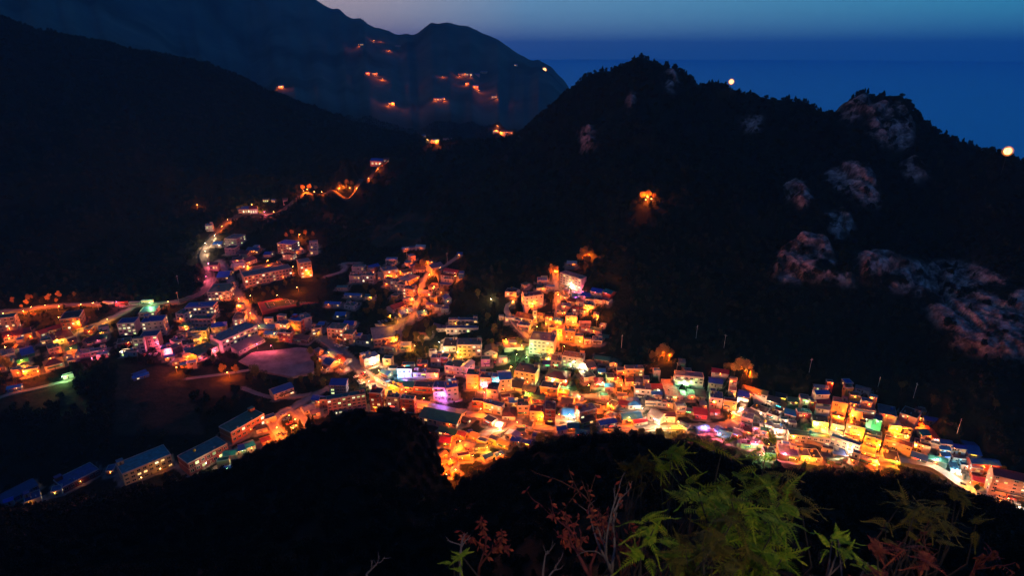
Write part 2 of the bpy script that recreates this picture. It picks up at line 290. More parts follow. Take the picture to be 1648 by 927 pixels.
def noise(sc, det=6, rough=.6):
    n = _n(nt, 'ShaderNodeTexNoise'); n.inputs['Scale'].default_value = sc; n.inputs['Detail'].default_value = det; n.inputs['Roughness'].default_value = rough; L(tc.outputs['Object'], n.inputs['Vector']); return n
def ramp(src, stops):
    r = _n(nt, 'ShaderNodeValToRGB'); r.color_ramp.elements[0].position = stops[0][0]; r.color_ramp.elements[0].color = (*stops[0][1], 1); r.color_ramp.elements[1].position = stops[-1][0]; r.color_ramp.elements[1].color = (*stops[-1][1], 1)
    for s_ in stops[1:-1]: e = r.color_ramp.elements.new(s_[0]); e.color = (*s_[1], 1)
    L(src, r.inputs[0]); return r
def mix(a, b, f):
    x = _n(nt, 'ShaderNodeMix', data_type='RGBA'); L(f, x.inputs[0]); L(a, x.inputs[6]); L(b, x.inputs[7]); return x.outputs[2]
def attr(n): a = _n(nt, 'ShaderNodeAttribute', attribute_name=n); return a.outputs['Fac']
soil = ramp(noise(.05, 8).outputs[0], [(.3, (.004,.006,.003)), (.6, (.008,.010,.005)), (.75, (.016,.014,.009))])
rk = ramp(noise(.13, 10, .75).outputs[0], [(.38, (.06,.04,.04)), (.5, (.34,.22,.21)), (.62, (.66,.48,.45))])
gr = ramp(noise(.12, 8).outputs[0], [(.3, (.12,.11,.10)), (.7, (.28,.25,.22))])
fd = ramp(noise(.1, 8).outputs[0], [(.3, (.016,.018,.010)), (.7, (.05,.035,.022))])
fg = ramp(noise(.004, 8).outputs[0], [(.35, (.06,.075,.07)), (.7, (.13,.14,.11))])  # far grass tone paled, distance haze put into the colour
c_ = mix(soil.outputs[0], fd.outputs[0], attr('field')); c_ = mix(c_, fg.outputs[0], attr('hazy_grass')); c_ = mix(c_, gr.outputs[0], attr('built')); 
rm = _n(nt, 'ShaderNodeMath', operation='MULTIPLY'); rnoise = noise(.06, 5); rr2 = _n(nt, 'ShaderNodeMapRange'); rr2.inputs[1].default_value = .40; rr2.inputs[2].default_value = .50; L(rnoise.outputs[0], rr2.inputs[0]); L(attr('rock'), rm.inputs[0]); L(rr2.outputs[0], rm.inputs[1])
dk = _n(nt, 'ShaderNodeRGB'); dk.outputs[0].default_value = (.012,.012,.010,1)
rkc = mix(rk.outputs[0], dk.outputs[0], attr('crack')); c_ = mix(c_, rkc, rm.outputs[0]); L(c_, p.inputs['Base Color']); p.inputs['Roughness'].default_value = .95; p.inputs['Specular IOR Level'].default_value = .1
bp = _n(nt, 'ShaderNodeBump'); bp.inputs['Strength'].default_value = .8; bp.inputs['Distance'].default_value = 2.0; L(noise(.25, 8, .7).outputs[0], bp.inputs['Height']); L(bp.outputs[0], p.inputs['Normal']); MATS['terrain'] = m
tme = fastmesh('terrain', TV, Q, ['terrain'], smooth=True)
for nm, arr in (('built', blur(built, 1)), ('crack', crack), ('rock', rockb), ('field', blur(fieldm, 1)), ('hazy_grass', np.clip((Rr-1350)/300, 0, 1)*np.clip(1.05+fbm(TX/260, TY/260, 5)*1.6, .35, 1))):
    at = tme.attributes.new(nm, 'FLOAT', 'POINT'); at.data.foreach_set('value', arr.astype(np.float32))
_fr = (rockb > .35)[Q[:, 0]]; tme.polygons.foreach_set('use_smooth', ~_fr)
tag(ob('terrain', tme), kind='structure')
# ground behind the viewpoint
gx, gy = np.meshgrid(np.linspace(-220, 220, 90), np.linspace(-160, 2.6, 60)); gz = height(gx.ravel(), gy.ravel()) - .4
gi = np.arange(90*60).reshape(60, 90); gq = np.stack([gi[:-1,:-1].ravel(), gi[:-1,1:].ravel(), gi[1:,1:].ravel(), gi[1:,:-1].ravel()], 1)
hb = fastmesh('hillside', np.stack([gx.ravel(), gy.ravel(), gz], 1), gq, ['terrain'], smooth=True)
tag(ob('hillside', hb), kind='structure')
from mathutils.bvhtree import BVHTree
# height lookup on the finished grid (bilinear in polar space)
TZg = TZ.reshape(NR, NA); _la = az[0]; _da = az[1]-az[0]; DRR = np.gradient(rr)[:, None]
_RI = np.arange(NR, dtype=float)
def gz_at(x, y):
    a = (math.atan2(x, y) - _la)/_da; r = float(np.interp(math.log(max(math.hypot(x, y), 3.01)), LRR, _RI))
    a = min(max(a, 0), NA-1.001); r = min(max(r, 0), NR-1.001); i = int(r); j = int(a); fr = r-i; fa = a-j
    return float((TZg[i,j]*(1-fa) + TZg[i,j+1]*fa)*(1-fr) + (TZg[i+1,j]*(1-fa) + TZg[i+1,j+1]*fa)*fr)
def hit(u, v, y0=240.0):
    d = ray(u, v); t = y0/d[1]; above = False
    while t < 5000:
        x, y, z = d[0]*t, d[1]*t, CZ + d[2]*t; g = gz_at(x, y)
        if z > g: above = True
        elif above:
            lo, hi = t - max(1.5, t*.004), t
            for _ in range(12):
                mid = (lo+hi)/2
                if CZ + d[2]*mid > gz_at(d[0]*mid, d[1]*mid): lo = mid
                else: hi = mid
            return (d[0]*hi, d[1]*hi, gz_at(d[0]*hi, d[1]*hi), hi)
        t += max(1.5, t*.004)
    return None

# ---------------------------------------------------------------- leaves and crowns
def leaf_cloud(n, rx, rz, leaf, seed, cz=0.0, shape='round'):
    r = np.random.default_rng(seed)
    # several lobes, leaves near their outsides
    k = 9; c = r.normal(size=(k, 3)); c /= np.linalg.norm(c, axis=1)[:, None]; c *= r.uniform(.25, .62, (k, 1)); rad = r.uniform(.28, .5, k)
    li = r.integers(0, k, n); d = r.normal(size=(n, 3)); d /= np.linalg.norm(d, axis=1)[:, None]
    P = c[li] + d*rad[li][:, None]*r.uniform(.55, 1.05, (n, 1))
    if shape == 'cone':
        t = (P[:, 2]+1)/2; P[:, :2] *= (1.25 - 1.15*np.clip(t, 0, 1))[:, None]
    P = P*[rx, rx, rz] + [0, 0, cz]
    a = r.normal(size=(n, 3)); a /= np.linalg.norm(a, axis=1)[:, None]; b = np.cross(a, r.normal(size=(n, 3))); b /= np.linalg.norm(b, axis=1)[:, None]
    s = leaf*r.uniform(.6, 1.4, (n, 1)); a *= s; b *= s*.6
    V = np.stack([P - a, P - b, P + a, P + b], 1).reshape(-1, 3); Fq = np.arange(4*n).reshape(n, 4)
    return V, Fq
def crown_mesh(name, n, rx, rz, leaf, seed, mat, cz=0, shape='round'):
    V, Fq = leaf_cloud(n, rx, rz, leaf, seed, cz, shape); return fastmesh(name, V, Fq, [mat])

# ---------------------------------------------------------------- the buildings, surveyed sheet by sheet
# sheet: (x0, y0, scale); row: cx, cy (foot of front wall), width, wall height, roof depth, slope of the front edge, roof form, roof colour, wall colour
SHEET = {'A': (0,440,3.567), 'B': (280,340,3.567), 'C': (500,380,3.567), 'D': (780,380,3.567), 'E': (400,560,3.863), 'F': (660,560,3.863), 'G': (940,540,3.863),
         'H': (1180,580,4.633), 'I': (1380,600,3.862), 'J': (0,640,3.745), 'K': (140,460,5.15), 'L': (0,460,5.147), 'N': (800,400,5.795), 'X': (0,0,1.0)}
ROWS = {
'L': """75 375 160 110 30 8 F g c
150 440 240 30 50 12 P m w
600 360 170 90 60 8 F m r
440 390 180 20 30 25 P r c
540 470 190 30 90 15 F m w
390 480 100 25 25 12 F g c
240 590 110 20 70 15 P b g
85 610 110 40 45 15 F G w
465 565 110 50 35 15 F g p
460 690 170 40 50 15 H m c
265 745 130 50 20 10 F G y
145 745 90 50 10 8 F G c
170 545 90 30 40 12 H m w
20 590 50 40 20 10 F G w
700 590 150 25 40 10 F G p
60 660 90 15 25 8 P t c
200 660 100 20 30 15 P g c
600 555 100 15 30 10 P g G
730 480 90 20 30 8 H m c
570 770 90 20 15 15 F g w
120 875 120 20 25 10 P b b
735 400 70 40 25 5 F G r""",
'K': """150 400 90 55 20 12 F G w
345 412 150 100 45 5 F n w
535 525 150 105 45 6 F n p
565 420 190 120 50 6 F b w
450 560 90 120 14 6 F k w
500 250 140 25 50 5 F n w
350 590 150 40 25 5 F k w
670 595 95 70 25 12 F b p
130 600 100 20 25 10 F w c
100 570 150 30 25 12 F G p
740 560 90 50 30 30 H p p
850 620 80 40 35 15 P p c
770 650 130 10 30 10 H p p
310 500 120 15 40 10 F k r
455 760 110 25 30 20 P b b
115 460 90 20 30 8 H g w
60 480 120 20 40 12 P m w
780 440 80 20 20 5 F g w
780 500 90 40 40 20 F k w
920 450 90 50 30 10 F G w""",
'B': """205 115 45 30 15 5 F n G
330 200 70 40 30 -3 F t G
325 250 60 35 20 0 F k G
400 265 50 20 20 0 P m c
250 205 50 15 15 0 P b G
280 392 70 12 38 3 P b k
450 240 70 15 15 -5 P n k
535 262 40 12 18 0 P b G
470 225 30 20 10 0 F b w
365 295 60 15 18 5 P k w
450 300 60 18 20 20 P m w
380 330 70 15 18 12 P w w
640 245 85 55 25 -5 F b p
655 278 60 25 15 -3 F m w
805 215 50 35 12 5 F G w
805 250 50 22 12 5 F G w
715 245 70 20 20 10 F w c
510 345 250 18 20 10 F k c
550 403 285 52 28 11 F G c
765 380 70 85 25 10 F G c
262 510 130 45 50 3 F g w
155 612 170 60 30 3 F b w
40 630 50 40 25 -5 F g w
160 665 120 45 20 0 F g c
140 735 110 45 20 3 F g c
265 712 90 50 25 8 H b p
60 690 60 30 20 0 H g c
385 745 200 45 45 31 F G w
200 840 130 35 50 27 F o c
450 785 130 10 30 38 S p G
545 655 50 35 10 3 F w w
385 570 50 30 15 8 F w w
375 655 70 35 40 5 F k w
620 700 70 50 25 -5 F p p
525 690 100 14 25 -3 P b p
550 725 70 15 20 -5 P b w
700 695 70 65 25 -8 F b r
770 680 60 65 20 15 F t w
640 750 75 50 20 -5 F g r
725 755 90 20 25 -8 P k k
820 710 60 35 20 5 F k w
845 668 35 12 20 0 P b k
930 738 95 60 35 -4 F g c
1000 760 60 50 30 -3 F g c
1000 670 60 18 25 -4 P b w
1045 750 60 30 20 0 F b w
90 800 70 35 30 12 F m p
130 760 60 30 20 10 H p w
30 770 60 30 25 10 F k w
100 840 60 35 25 15 F p c""",
'C': """275 215 75 35 15 0 F g w
257 268 68 38 12 -2 F g w
328 268 70 40 15 -2 F g w
370 195 60 20 15 15 P b r
463 165 65 28 14 0 F b w
465 245 85 50 25 10 F p c
405 250 35 40 20 0 F g w
438 288 38 38 15 -8 F m c
480 308 45 46 15 -10 F k w
518 332 45 52 15 -10 F k w
560 360 60 55 20 -10 F n p
180 310 60 15 12 0 P t c
240 355 95 12 12 -3 P b w
338 362 55 14 14 -5 P t w
125 405 90 14 14 -2 P b w
222 418 60 18 20 -5 F g w
170 470 60 12 20 0 P b k
552 84 40 8 8 8 P w w
627 76 55 6 8 -3 S w w
855 120 30 12 15 0 P b b
865 240 30 25 15 0 F b b
790 385 40 25 25 8 Q b b
730 195 70 20 22 15 P p c
800 218 80 16 15 -10 P r c
785 240 80 12 12 -8 P m w
790 262 60 15 10 -3 F t w
775 292 65 18 10 -3 P n c
710 312 70 20 25 -5 H m c
596 262 60 18 30 35 F c y
560 225 60 16 18 12 F o c
620 205 70 15 20 -5 P o c
655 345 80 15 20 -3 F w c
690 412 60 15 16 -4 P p w
740 425 60 15 16 -4 P G w
560 385 60 18 15 -5 P p c
590 320 50 18 20 30 P m c
700 370 60 15 16 25 P m c
750 345 60 18 16 -10 P o c
510 425 80 12 25 20 P m w
556 455 75 12 25 18 P b w
645 462 55 15 22 12 P b w
770 437 45 14 18 0 F b G
432 628 140 40 75 8 F G c
300 620 80 20 35 -3 H k w
110 702 60 15 30 -25 P b w
160 735 60 18 32 -25 P m w
92 748 50 15 30 -25 P b w
355 750 95 50 30 18 F w c
310 745 40 50 30 -20 F b w
440 750 50 42 20 -5 F g c
445 665 90 25 22 -3 F k c
543 655 60 28 22 0 H w c
470 792 50 28 20 -3 F g c
540 812 85 45 14 0 F k w
560 760 70 20 14 0 F g w
640 760 62 25 20 0 F g c
660 815 150 25 26 -2 F G w
720 745 60 42 25 -3 F n w
768 745 45 45 25 -5 F g r
875 513 172 30 15 0 F n w
870 560 190 28 16 0 F n w
745 550 95 14 45 0 F n w
798 662 78 25 55 0 F k w
912 690 140 62 40 0 F g w
1035 700 75 30 45 0 Q k w
815 792 95 40 42 -8 F g w
880 800 40 45 45 -15 Q w w
930 880 72 80 35 -3 F g p
1005 890 68 72 35 -3 F n p
740 940 70 65 40 0 F n w
815 945 72 70 40 8 F b w
645 900 110 28 36 -3 F k r
545 890 90 24 40 -3 P t c
420 808 50 15 22 -20 P b y
400 850 75 24 18 -28 F p c
475 888 80 26 18 -22 F G y
650 590 75 12 20 0 P o c
700 690 40 25 15 0 F m w""",
'E': """225 305 135 38 40 20 P b w
618 402 250 92 26 10 F g p
560 292 105 60 30 0 S b n
468 372 50 45 20 5 F m p
420 350 60 25 30 -10 P b w
385 405 80 18 36 20 P w w
420 428 60 18 30 15 P p w
795 392 72 105 36 -5 F m r
900 388 80 75 25 -3 F g G
990 398 88 75 25 -5 F g r
85 528 70 25 25 15 P k w
115 602 60 20 30 20 P r y
20 645 60 30 40 20 P t w
130 660 70 20 25 25 P b w
35 705 60 20 30 25 P b G
235 628 50 8 15 10 P b b
140 470 80 30 25 20 F p c""",
'F': """170 478 245 26 95 -12 P g c
510 312 70 48 50 -5 F k w
528 240 48 55 28 -3 F b w
595 272 78 75 60 5 P b w
712 225 132 68 60 -10 F k c
650 265 88 18 50 -10 P k w
735 292 80 20 45 -10 P k k
512 408 120 48 28 -14 F G c
612 452 80 25 60 -3 H m c
420 372 70 36 20 -5 F m r
703 420 72 55 45 0 F g c
740 322 50 20 30 0 P g c
795 345 80 22 35 -3 P g c
785 462 88 60 45 -3 F r c
868 480 66 90 55 -3 F m r
862 300 112 48 40 -8 F k y
905 228 135 38 60 -10 H m r
970 365 78 18 45 -10 P o c
985 450 100 25 55 -10 P b G
1105 475 112 80 40 14 F G r
855 130 58 28 36 0 P n w
905 128 66 45 40 -5 F G w
1008 120 135 58 36 -8 F o w
225 552 115 15 40 -15 P g o
215 612 66 15 50 -5 P r o
440 612 60 28 28 -20 F c y
508 602 60 28 30 -20 F p y
625 578 75 30 34 -20 Q w w
568 622 86 15 35 -20 P o y
365 642 60 12 35 -15 P p c
335 705 80 30 25 10 F m y
430 642 76 14 25 0 P k k
655 602 60 12 35 -10 P b b
688 560 60 28 30 0 F g w
725 502 60 20 30 -15 P k w
790 572 60 15 30 -10 P n w
490 702 58 14 28 25 P b w
480 482 66 25 34 -25 F k w
545 500 50 16 26 -20 P w w
945 532 60 22 32 10 P b w
1015 522 70 20 45 0 P t k
215 690 50 15 26 30 P o y
265 735 55 15 28 30 P m y
205 740 45 14 24 10 P o y
225 785 45 14 22 30 P o y
280 790 50 12 22 25 P p y
310 565 60 18 30 -20 P m y
390 572 50 18 26 -20 P o y
720 615 50 12 26 -15 P b k
330 470 60 12 26 -20 P k k
560 690 50 12 24 20 P b w
1060 560 70 12 34 -10 P t k
1010 398 60 16 30 -10 P m c
1030 330 55 16 28 -25 P m w
950 300 60 14 26 -10 P o c""",
'G': """312 255 118 42 25 0 F G y
110 172 100 15 26 -8 P g k
182 192 50 18 26 -5 Q g c
50 218 58 15 50 10 P G w
35 282 78 20 52 10 F k w
110 248 50 12 25 0 P b k
97 322 58 22 42 0 H r r
165 292 50 24 32 0 F k c
155 345 54 24 26 0 P b w
215 302 45 20 30 0 H m w
283 315 48 28 26 0 P m w
228 248 50 26 22 0 F G c
362 388 104 48 42 -5 F G w
452 252 42 28 18 0 F b w
452 392 68 24 24 0 P b w
455 352 68 14 34 0 P r r
550 405 100 26 110 -3 F p w
650 298 185 42 32 -5 F n w
722 400 64 18 50 -5 P m w
716 338 60 16 36 -5 P m w
845 252 108 18 28 -8 P r w
815 322 88 24 36 -8 P b w
815 452 84 58 44 -8 F n w
905 455 82 46 20 -8 F m y
988 400 72 24 38 -12 P b w
925 302 48 24 20 -10 F G w
920 372 48 28 24 -10 F G y
1055 372 165 18 30 -15 P o w
250 455 80 20 36 -8 P m c
312 462 78 28 50 0 H b w
165 462 58 20 40 -20 F k y
235 395 60 18 24 -5 P G w
125 402 58 20 28 0 F g w
150 592 108 42 36 10 P b w
300 540 126 20 46 5 P b w
352 562 88 18 22 10 P r w
430 442 106 28 24 -3 F G c
600 488 66 42 28 0 F n w
515 450 80 28 26 -3 F n w
430 540 86 34 48 -25 P G w
512 540 105 36 32 -3 P m w
722 520 86 26 50 -5 P r r
812 502 62 18 24 -5 P r c
650 492 60 15 20 -5 P p w
608 582 68 15 24 -25 P n w
745 608 78 15 32 10 P b b
822 612 46 18 34 -30 P b w
860 655 82 22 50 -20 P t w
918 600 64 20 66 -20 P p w
1005 562 76 46 40 -15 F w p
948 642 58 28 40 -15 P p p
1065 602 48 28 28 -10 F m w
1075 705 82 20 64 0 F p w
1005 705 66 24 30 -5 F m c
1120 622 58 20 30 -10 F g w
25 575 90 40 30 14 P m y
60 470 70 18 26 -10 P k c
385 300 40 24 26 -5 F p w
665 400 40 26 36 -3 F p w
620 400 40 20 40 -3 F w w
940 520 60 24 20 -15 F w c
780 395 40 18 26 -8 P k w""",
'H': """70 302 84 15 36 -10 P b w
130 270 60 16 24 -10 F r w
180 400 126 24 46 -22 F m w
280 442 108 34 46 -22 F m w
285 330 120 15 40 -15 P k w
355 302 90 10 34 -12 P k w
335 362 98 12 40 -20 P o k
450 332 88 12 34 -5 P g g
530 322 70 32 36 -8 F G p
420 432 88 20 46 -15 P b w
382 385 40 16 22 -15 P b w
380 472 60 20 20 -5 F t w
525 430 106 38 30 -5 F n m
592 342 45 38 30 -5 F t r
665 275 104 15 30 0 P b w
655 228 108 20 18 -5 P w p
720 190 50 26 14 -5 F r r
675 348 104 20 58 -5 P r w
862 200 60 20 30 0 F b m
860 242 60 34 18 0 F o y
790 362 118 44 36 -12 F p p
905 290 80 22 28 -8 F o y
905 352 80 20 30 -10 F b c
990 342 88 34 26 -12 F p p
960 242 118 18 26 -15 P G w
1040 305 60 18 20 -15 F w p
970 395 190 14 26 -8 F G p
665 385 108 24 28 -10 P w w
645 502 122 38 76 -10 F k y
772 532 100 46 44 -12 F o y
775 450 96 26 40 -12 F k y
895 582 146 88 45 -15 F m y
1060 472 98 24 50 -15 F n g
1000 462 70 22 30 -10 P r w
560 625 325 52 38 -7 F k w
815 690 235 85 26 -19 F b w
795 742 116 24 70 -8 F n w
620 762 84 24 66 -3 F k w
535 752 78 34 54 -5 F p w
410 752 150 40 74 -8 F p y
270 748 88 48 50 -5 F m y
900 772 60 76 20 -20 F G w
215 520 145 38 36 -12 F w w
345 560 88 38 44 -6 F w w
1030 622 128 64 36 -15 F m y
990 722 126 30 52 -18 F o y
990 772 148 18 26 -18 P w k
755 778 108 14 18 -5 P g g
60 650 70 25 36 -10 P p p
100 560 70 30 30 -15 P m p
440 500 60 26 26 -8 F p w
30 480 60 26 30 -12 F p c
130 480 90 24 24 -20 F c w
390 660 60 30 20 -8 F b c
590 560 70 14 22 -5 P r k
700 690 90 26 26 -12 F m w""",
'I': """185 285 116 16 60 -12 F G G
310 292 116 22 54 -20 F m p
230 362 80 30 38 -10 F w y
300 372 86 28 34 -10 F o y
250 402 158 16 24 -15 F k c
240 485 185 46 32 -18 F m c
85 462 108 56 32 -15 F w y
55 402 116 16 32 -18 F m p
60 572 136 22 46 -18 F k y
208 572 108 22 64 -12 F k w
375 560 106 26 38 -18 P b w
400 475 104 16 32 -15 F m w
445 472 126 30 20 -12 F w p
425 410 56 12 46 0 P t w
480 430 54 16 84 -3 P r r
455 318 88 12 24 -10 P b w
400 262 50 18 22 -10 F c y
550 462 78 12 24 -8 P b w
625 492 98 14 24 -8 P b w
540 502 68 12 26 -8 P b w
545 540 60 15 28 -5 P b w
490 580 128 32 32 -15 P t t
640 562 108 24 40 -8 F G w
605 632 64 24 72 -10 F p w
662 602 50 20 26 -8 F n w
725 528 88 18 74 -10 P b w
790 605 186 38 34 -5 P b r
735 642 78 44 18 -12 F w r
752 702 88 14 34 -15 P r r
925 762 240 108 50 -13 P r p
330 330 60 26 26 -12 P o y
440 540 60 24 28 -12 F w w""",
'J': """130 605 245 16 56 30 P n n
205 642 108 12 48 20 F n G
500 520 255 32 66 27 F n m
905 470 325 66 80 23 F t c
1268 402 276 62 72 28 F t m
1505 215 238 58 64 30 F g r
1490 332 98 14 40 15 P b w
1385 372 78 12 34 10 P t G
1350 422 78 38 18 10 F g c
1368 458 58 12 18 10 P b b
1545 392 78 12 22 20 P b w
345 592 68 12 34 15 F n G
665 470 50 12 36 10 F n G
60 650 60 14 20 20 P b w
1440 345 60 12 20 15 P t w
1620 345 60 12 20 20 P b w""",
'N': """695 168 92 16 26 -3 P w c
680 347 212 88 32 -18 F G w
425 332 98 30 32 0 F b p
440 300 60 24 16 0 F t p
410 392 86 12 18 0 P g w
492 382 86 12 18 0 P b w
125 442 106 30 40 -5 F m c
190 425 50 24 40 20 F m c
345 542 182 98 38 8 F m w
250 682 168 38 48 -12 P m c
352 692 38 104 15 0 F c c
395 650 60 30 26 -10 P m c
115 685 88 34 28 -5 F b w
200 705 78 30 26 -8 F b p
240 765 118 44 28 -10 F p p
40 665 50 26 18 0 F G w
625 482 78 20 22 -10 F n c
690 522 78 16 32 -10 P m c
740 472 78 12 34 0 P t w
820 472 88 15 38 -10 P b w
920 430 106 12 36 -12 P b w
1020 442 76 15 34 -20 P t r
860 505 86 28 26 -5 F g w
940 512 88 28 46 -10 F k w
770 532 68 28 26 -5 F m w
850 560 96 24 26 -5 F g w
1010 510 60 18 26 -20 P k w
640 560 88 12 28 -5 P n p
740 592 80 14 28 -8 P m p
590 632 68 28 30 0 F g k
690 692 108 56 32 -5 F G w
565 702 78 28 26 -8 P b c
540 805 136 56 36 -10 F m c
670 872 106 96 28 -8 F t y
760 882 78 58 32 -5 F n c
845 892 66 38 20 0 F m w
930 892 98 28 44 -5 F n w
915 790 106 16 34 -8 P g w
830 782 108 15 26 -5 F r p
820 722 106 12 20 0 P p p
470 722 40 48 16 0 F w c
640 420 50 10 20 -10 P p w
560 430 40 16 16 0 P m c
620 620 50 20 20 0 F m c
720 430 60 14 18 -10 F w w
800 610 60 16 22 -8 F k w""",
'D': """325 682 146 78 56 -6 F n w
105 727 50 24 14 0 F w w
100 640 60 14 14 0 P k w
385 718 76 22 28 5 P n w
680 600 60 12 20 -6 P g w""",
}
LANDMARK = {('K',565,420): 'hotel', ('H',560,625): 'hotel', ('I',925,762): 'hotel', ('E',618,402): 'hotel', ('D',325,682): 'office_block', ('F',170,478): 'hall', ('B',550,403): 'school', ('C',875,513): 'school', ('B',385,745): 'school',
            ('N',680,347): 'apartment_block', ('N',250,682): 'church', ('C',912,690): 'office_block', ('J',905,470): 'school', ('J',1268,402): 'school', ('J',1505,215): 'hall', ('F',1105,475): 'hotel', ('C',1035,700): 'garage', ('G',650,298): 'hotel', ('J',130,605): 'hall', ('J',500,520): 'hall'}
# rows that are wings of the building before them
JOIN = {('B',765,380): ('B',550,403), ('K',535,525): ('K',565,420), ('K',450,560): ('K',565,420), ('K',345,412): ('K',565,420), ('H',815,690): ('H',560,625), ('N',352,692): ('N',250,682), ('C',870,560): ('C',875,513), ('C',745,550): ('C',875,513), ('E',560,292): ('E',618,402)}
FIX = {('I',925,762): 5, ('E',618,402): 5, ('N',680,347): 4, ('F',1105,475): 4}
# street lamps: (u, v) of the lamp head in the photo, colour, power; extra ones added to brighten the bending road
O, Y_, Wt, Gr, Pk, Cy, Vi = 'orange', 'yellow', 'white', 'green', 'pink', 'cyan', 'violet'
LAMPS = [(54,495,O,3.0),(40,500,O,1.6),(75,492,O,1.6),(95,493,O,1.3),(5,505,Y_,.8),(130,490,O,1.6),(63,597,O,1.3),(20,540,O,.8),(100,510,O,.9),(150,489,O,.8),(190,487,Pk,.9),(245,487,Gr,.9),(270,487,O,.7),(175,515,Y_,.7),(130,520,Y_,.8),
 (481,378,O,3),(407,476,O,1.6),(385,482,O,1.5),(481,462,O,1.8),(388,489,O,1.0),(335,543,Y_,1.6),(370,598,O,1.3),(305,575,O,1.2),(298,525,O,.7),(430,515,O,1.0),(405,505,O,.9),(331,405,Wt,1.3),(335,425,Pk,1.5),(335,445,Pk,1.6),(333,392,Wt,1.4),(345,380,Wt,1.5),(358,364,O,1.6),(368,354,O,1.4),(395,335,Y_,3.2),(412,335,Y_,3.2),(403,341,Y_,2.0),(425,342,Pk,1.2),(440,342,O,.6),(460,520,Y_,.7),(475,527,Y_,.7),
 (681,422,O,3.2),(629,507,Y_,1.6),(665,482,O,1.8),(690,442,O,1.8),(713,471,O,1.8),(634,541,O,1.7),(665,557,Y_,1.6),(566,572,O,1.5),(545,562,O,1.0),(594,615,Wt,1.6),(672,460,O,1.3),(640,437,O,1.2),(625,447,O,1.0),(705,455,O,1.2),(735,445,O,.8),(682,499,O,1.0),(650,496,O,.9),
 (947,411,O,4.0),(891,436,O,3.0),(824,486,O,2.2),(944,499,O,2.0),(901,475,O,1.3),(898,500,O,1.2),(860,490,O,1.0),(886,515,O,1.5),(898,540,O,1.5),(870,535,O,1.3),(863,525,Y_,1.0),(920,520,O,1.2),(935,470,Pk,.9),(920,462,Wt,1.0),(960,515,O,1.2),(815,545,O,1.6),(840,555,Y_,.8),(930,550,O,1.2),(905,557,O,1.2),(793,482,Wt,.5),
 (1076,570,O,4.5),(1195,594,O,4.5),(1056,681,Wt,2.0),(1193,658,Wt,2.2),(1033,655,Wt,1.2),(1002,621,O,1.6),(1018,608,O,1.2),(1103,617,Gr,1.2),(1221,734,Gr,1.4),(1150,648,O,1.4),(1180,645,O,1.1),(1095,672,Y_,1.2),(1130,680,Pk,1.2),(1160,690,Pk,1.2),(1080,690,Y_,1.2),(1210,700,Pk,1.2),(1235,712,O,1.0),
 (1354,620,O,2.4),(1352,645,O,1.8),(1364,642,O,1.8),(1275,692,O,1.7),(1409,714,O,2.2),(1436,675,O,2.6),(1480,672,O,2.2),(1476,705,O,1.6),(1407,742,O,1.8),(1416,748,O,1.5),(1558,778,Y_,.7),(1590,748,O,.6),(1309,635,Gr,1.0),(1330,690,Y_,1.2),(1300,700,Pk,1.2),(1250,690,Wt,1.3),(1260,715,Pk,1.1),(1350,700,Wt,1.1),(1380,690,Y_,1.3),(1365,725,Wt,1.0),(1300,735,Y_,1.2),(1330,748,O,1.0),(1440,735,Y_,1.2),(1500,730,Wt,.6),(1530,735,Cy,.3),(1545,765,Wt,.5),(1620,800,O,.6),(1640,815,Wt,.4),(1605,775,O,.9),(1405,690,Gr,.7),(1440,705,O,1.5),(1455,690,O,1.3),
 (771,657,O,1.6),(737,710,O,3.4),(784,717,Y_,2.0),(833,681,O,1.4),(924,655,Wt,1.6),(875,664,O,1.6),(720,735,O,1.8),(730,755,O,1.5),(760,735,O,1.4),(716,765,O,1.2),(800,725,O,1.3),(708,638,Vi,.6),(760,605,Pk,1.6),(765,625,O,1.8),(785,610,Pk,1.4),(815,604,Pk,1.6),(800,615,Cy,.8),(641,605,Cy,1.3),(655,603,Vi,1.0),(780,630,O,1.2),(740,560,Y_,1.2),(709,550,Wt,1.2),(712,565,Wt,.9),(745,575,Y_,1.3),(620,590,Y_,1.2),(630,620,Y_,1.3),(655,632,O,1.2),(680,640,O,1.2),(600,575,Wt,1.5),(700,600,O,.9),(590,600,O,.9),
 (850,575,Gr,1.5),(830,572,Gr,1.0),(880,570,Y_,1.4),(900,585,Y_,1.4),(925,582,Gr,1.3),(860,600,Y_,1.5),(850,620,O,1.3),(890,610,O,1.3),(910,625,O,1.6),(930,640,O,1.3),(895,595,Gr,1.0),(940,590,Wt,1.0),(960,665,O,1.6),(975,650,O,1.4),(950,620,O,1.1),(985,680,O,1.2),(1010,670,O,1.2),(965,605,Gr,.8),(990,600,O,1.0),(915,597,Gr,1.2),(820,590,Y_,.9),(805,690,O,1.2),(845,640,O,1.2),(800,680,Wt,1.2),(900,665,O,1.0),
 (451,687,O,2.0),(455,710,O,1.6),(440,725,O,1.4),(465,670,O,1.0),(470,690,O,1.2),(425,728,Gr,.7),(480,675,O,.9),(265,752,Y_,.05),(230,766,Y_,.04),(330,745,Wt,.12),(370,750,Gr,.2),(440,556,Pk,.5),(415,553,Pk,.9),
 (105,605,Gr,.7),(40,600,O,1.2),(10,560,O,.8),(90,545,Y_,.6),(120,560,O,.7),(40,575,Y_,.6),(200,565,Wt,.5),(150,575,Pk,.7),(270,565,Pk,1.0),(285,590,O,1.0),(210,530,Wt,.6),(300,550,Pk,.9),(318,560,O,1.0),(345,565,Pk,.9),(255,555,Pk,.8),(430,420,O,1.2),(470,430,O,1.2),(400,428,O,1.1),(495,440,O,1.0),(450,475,O,1.0)]
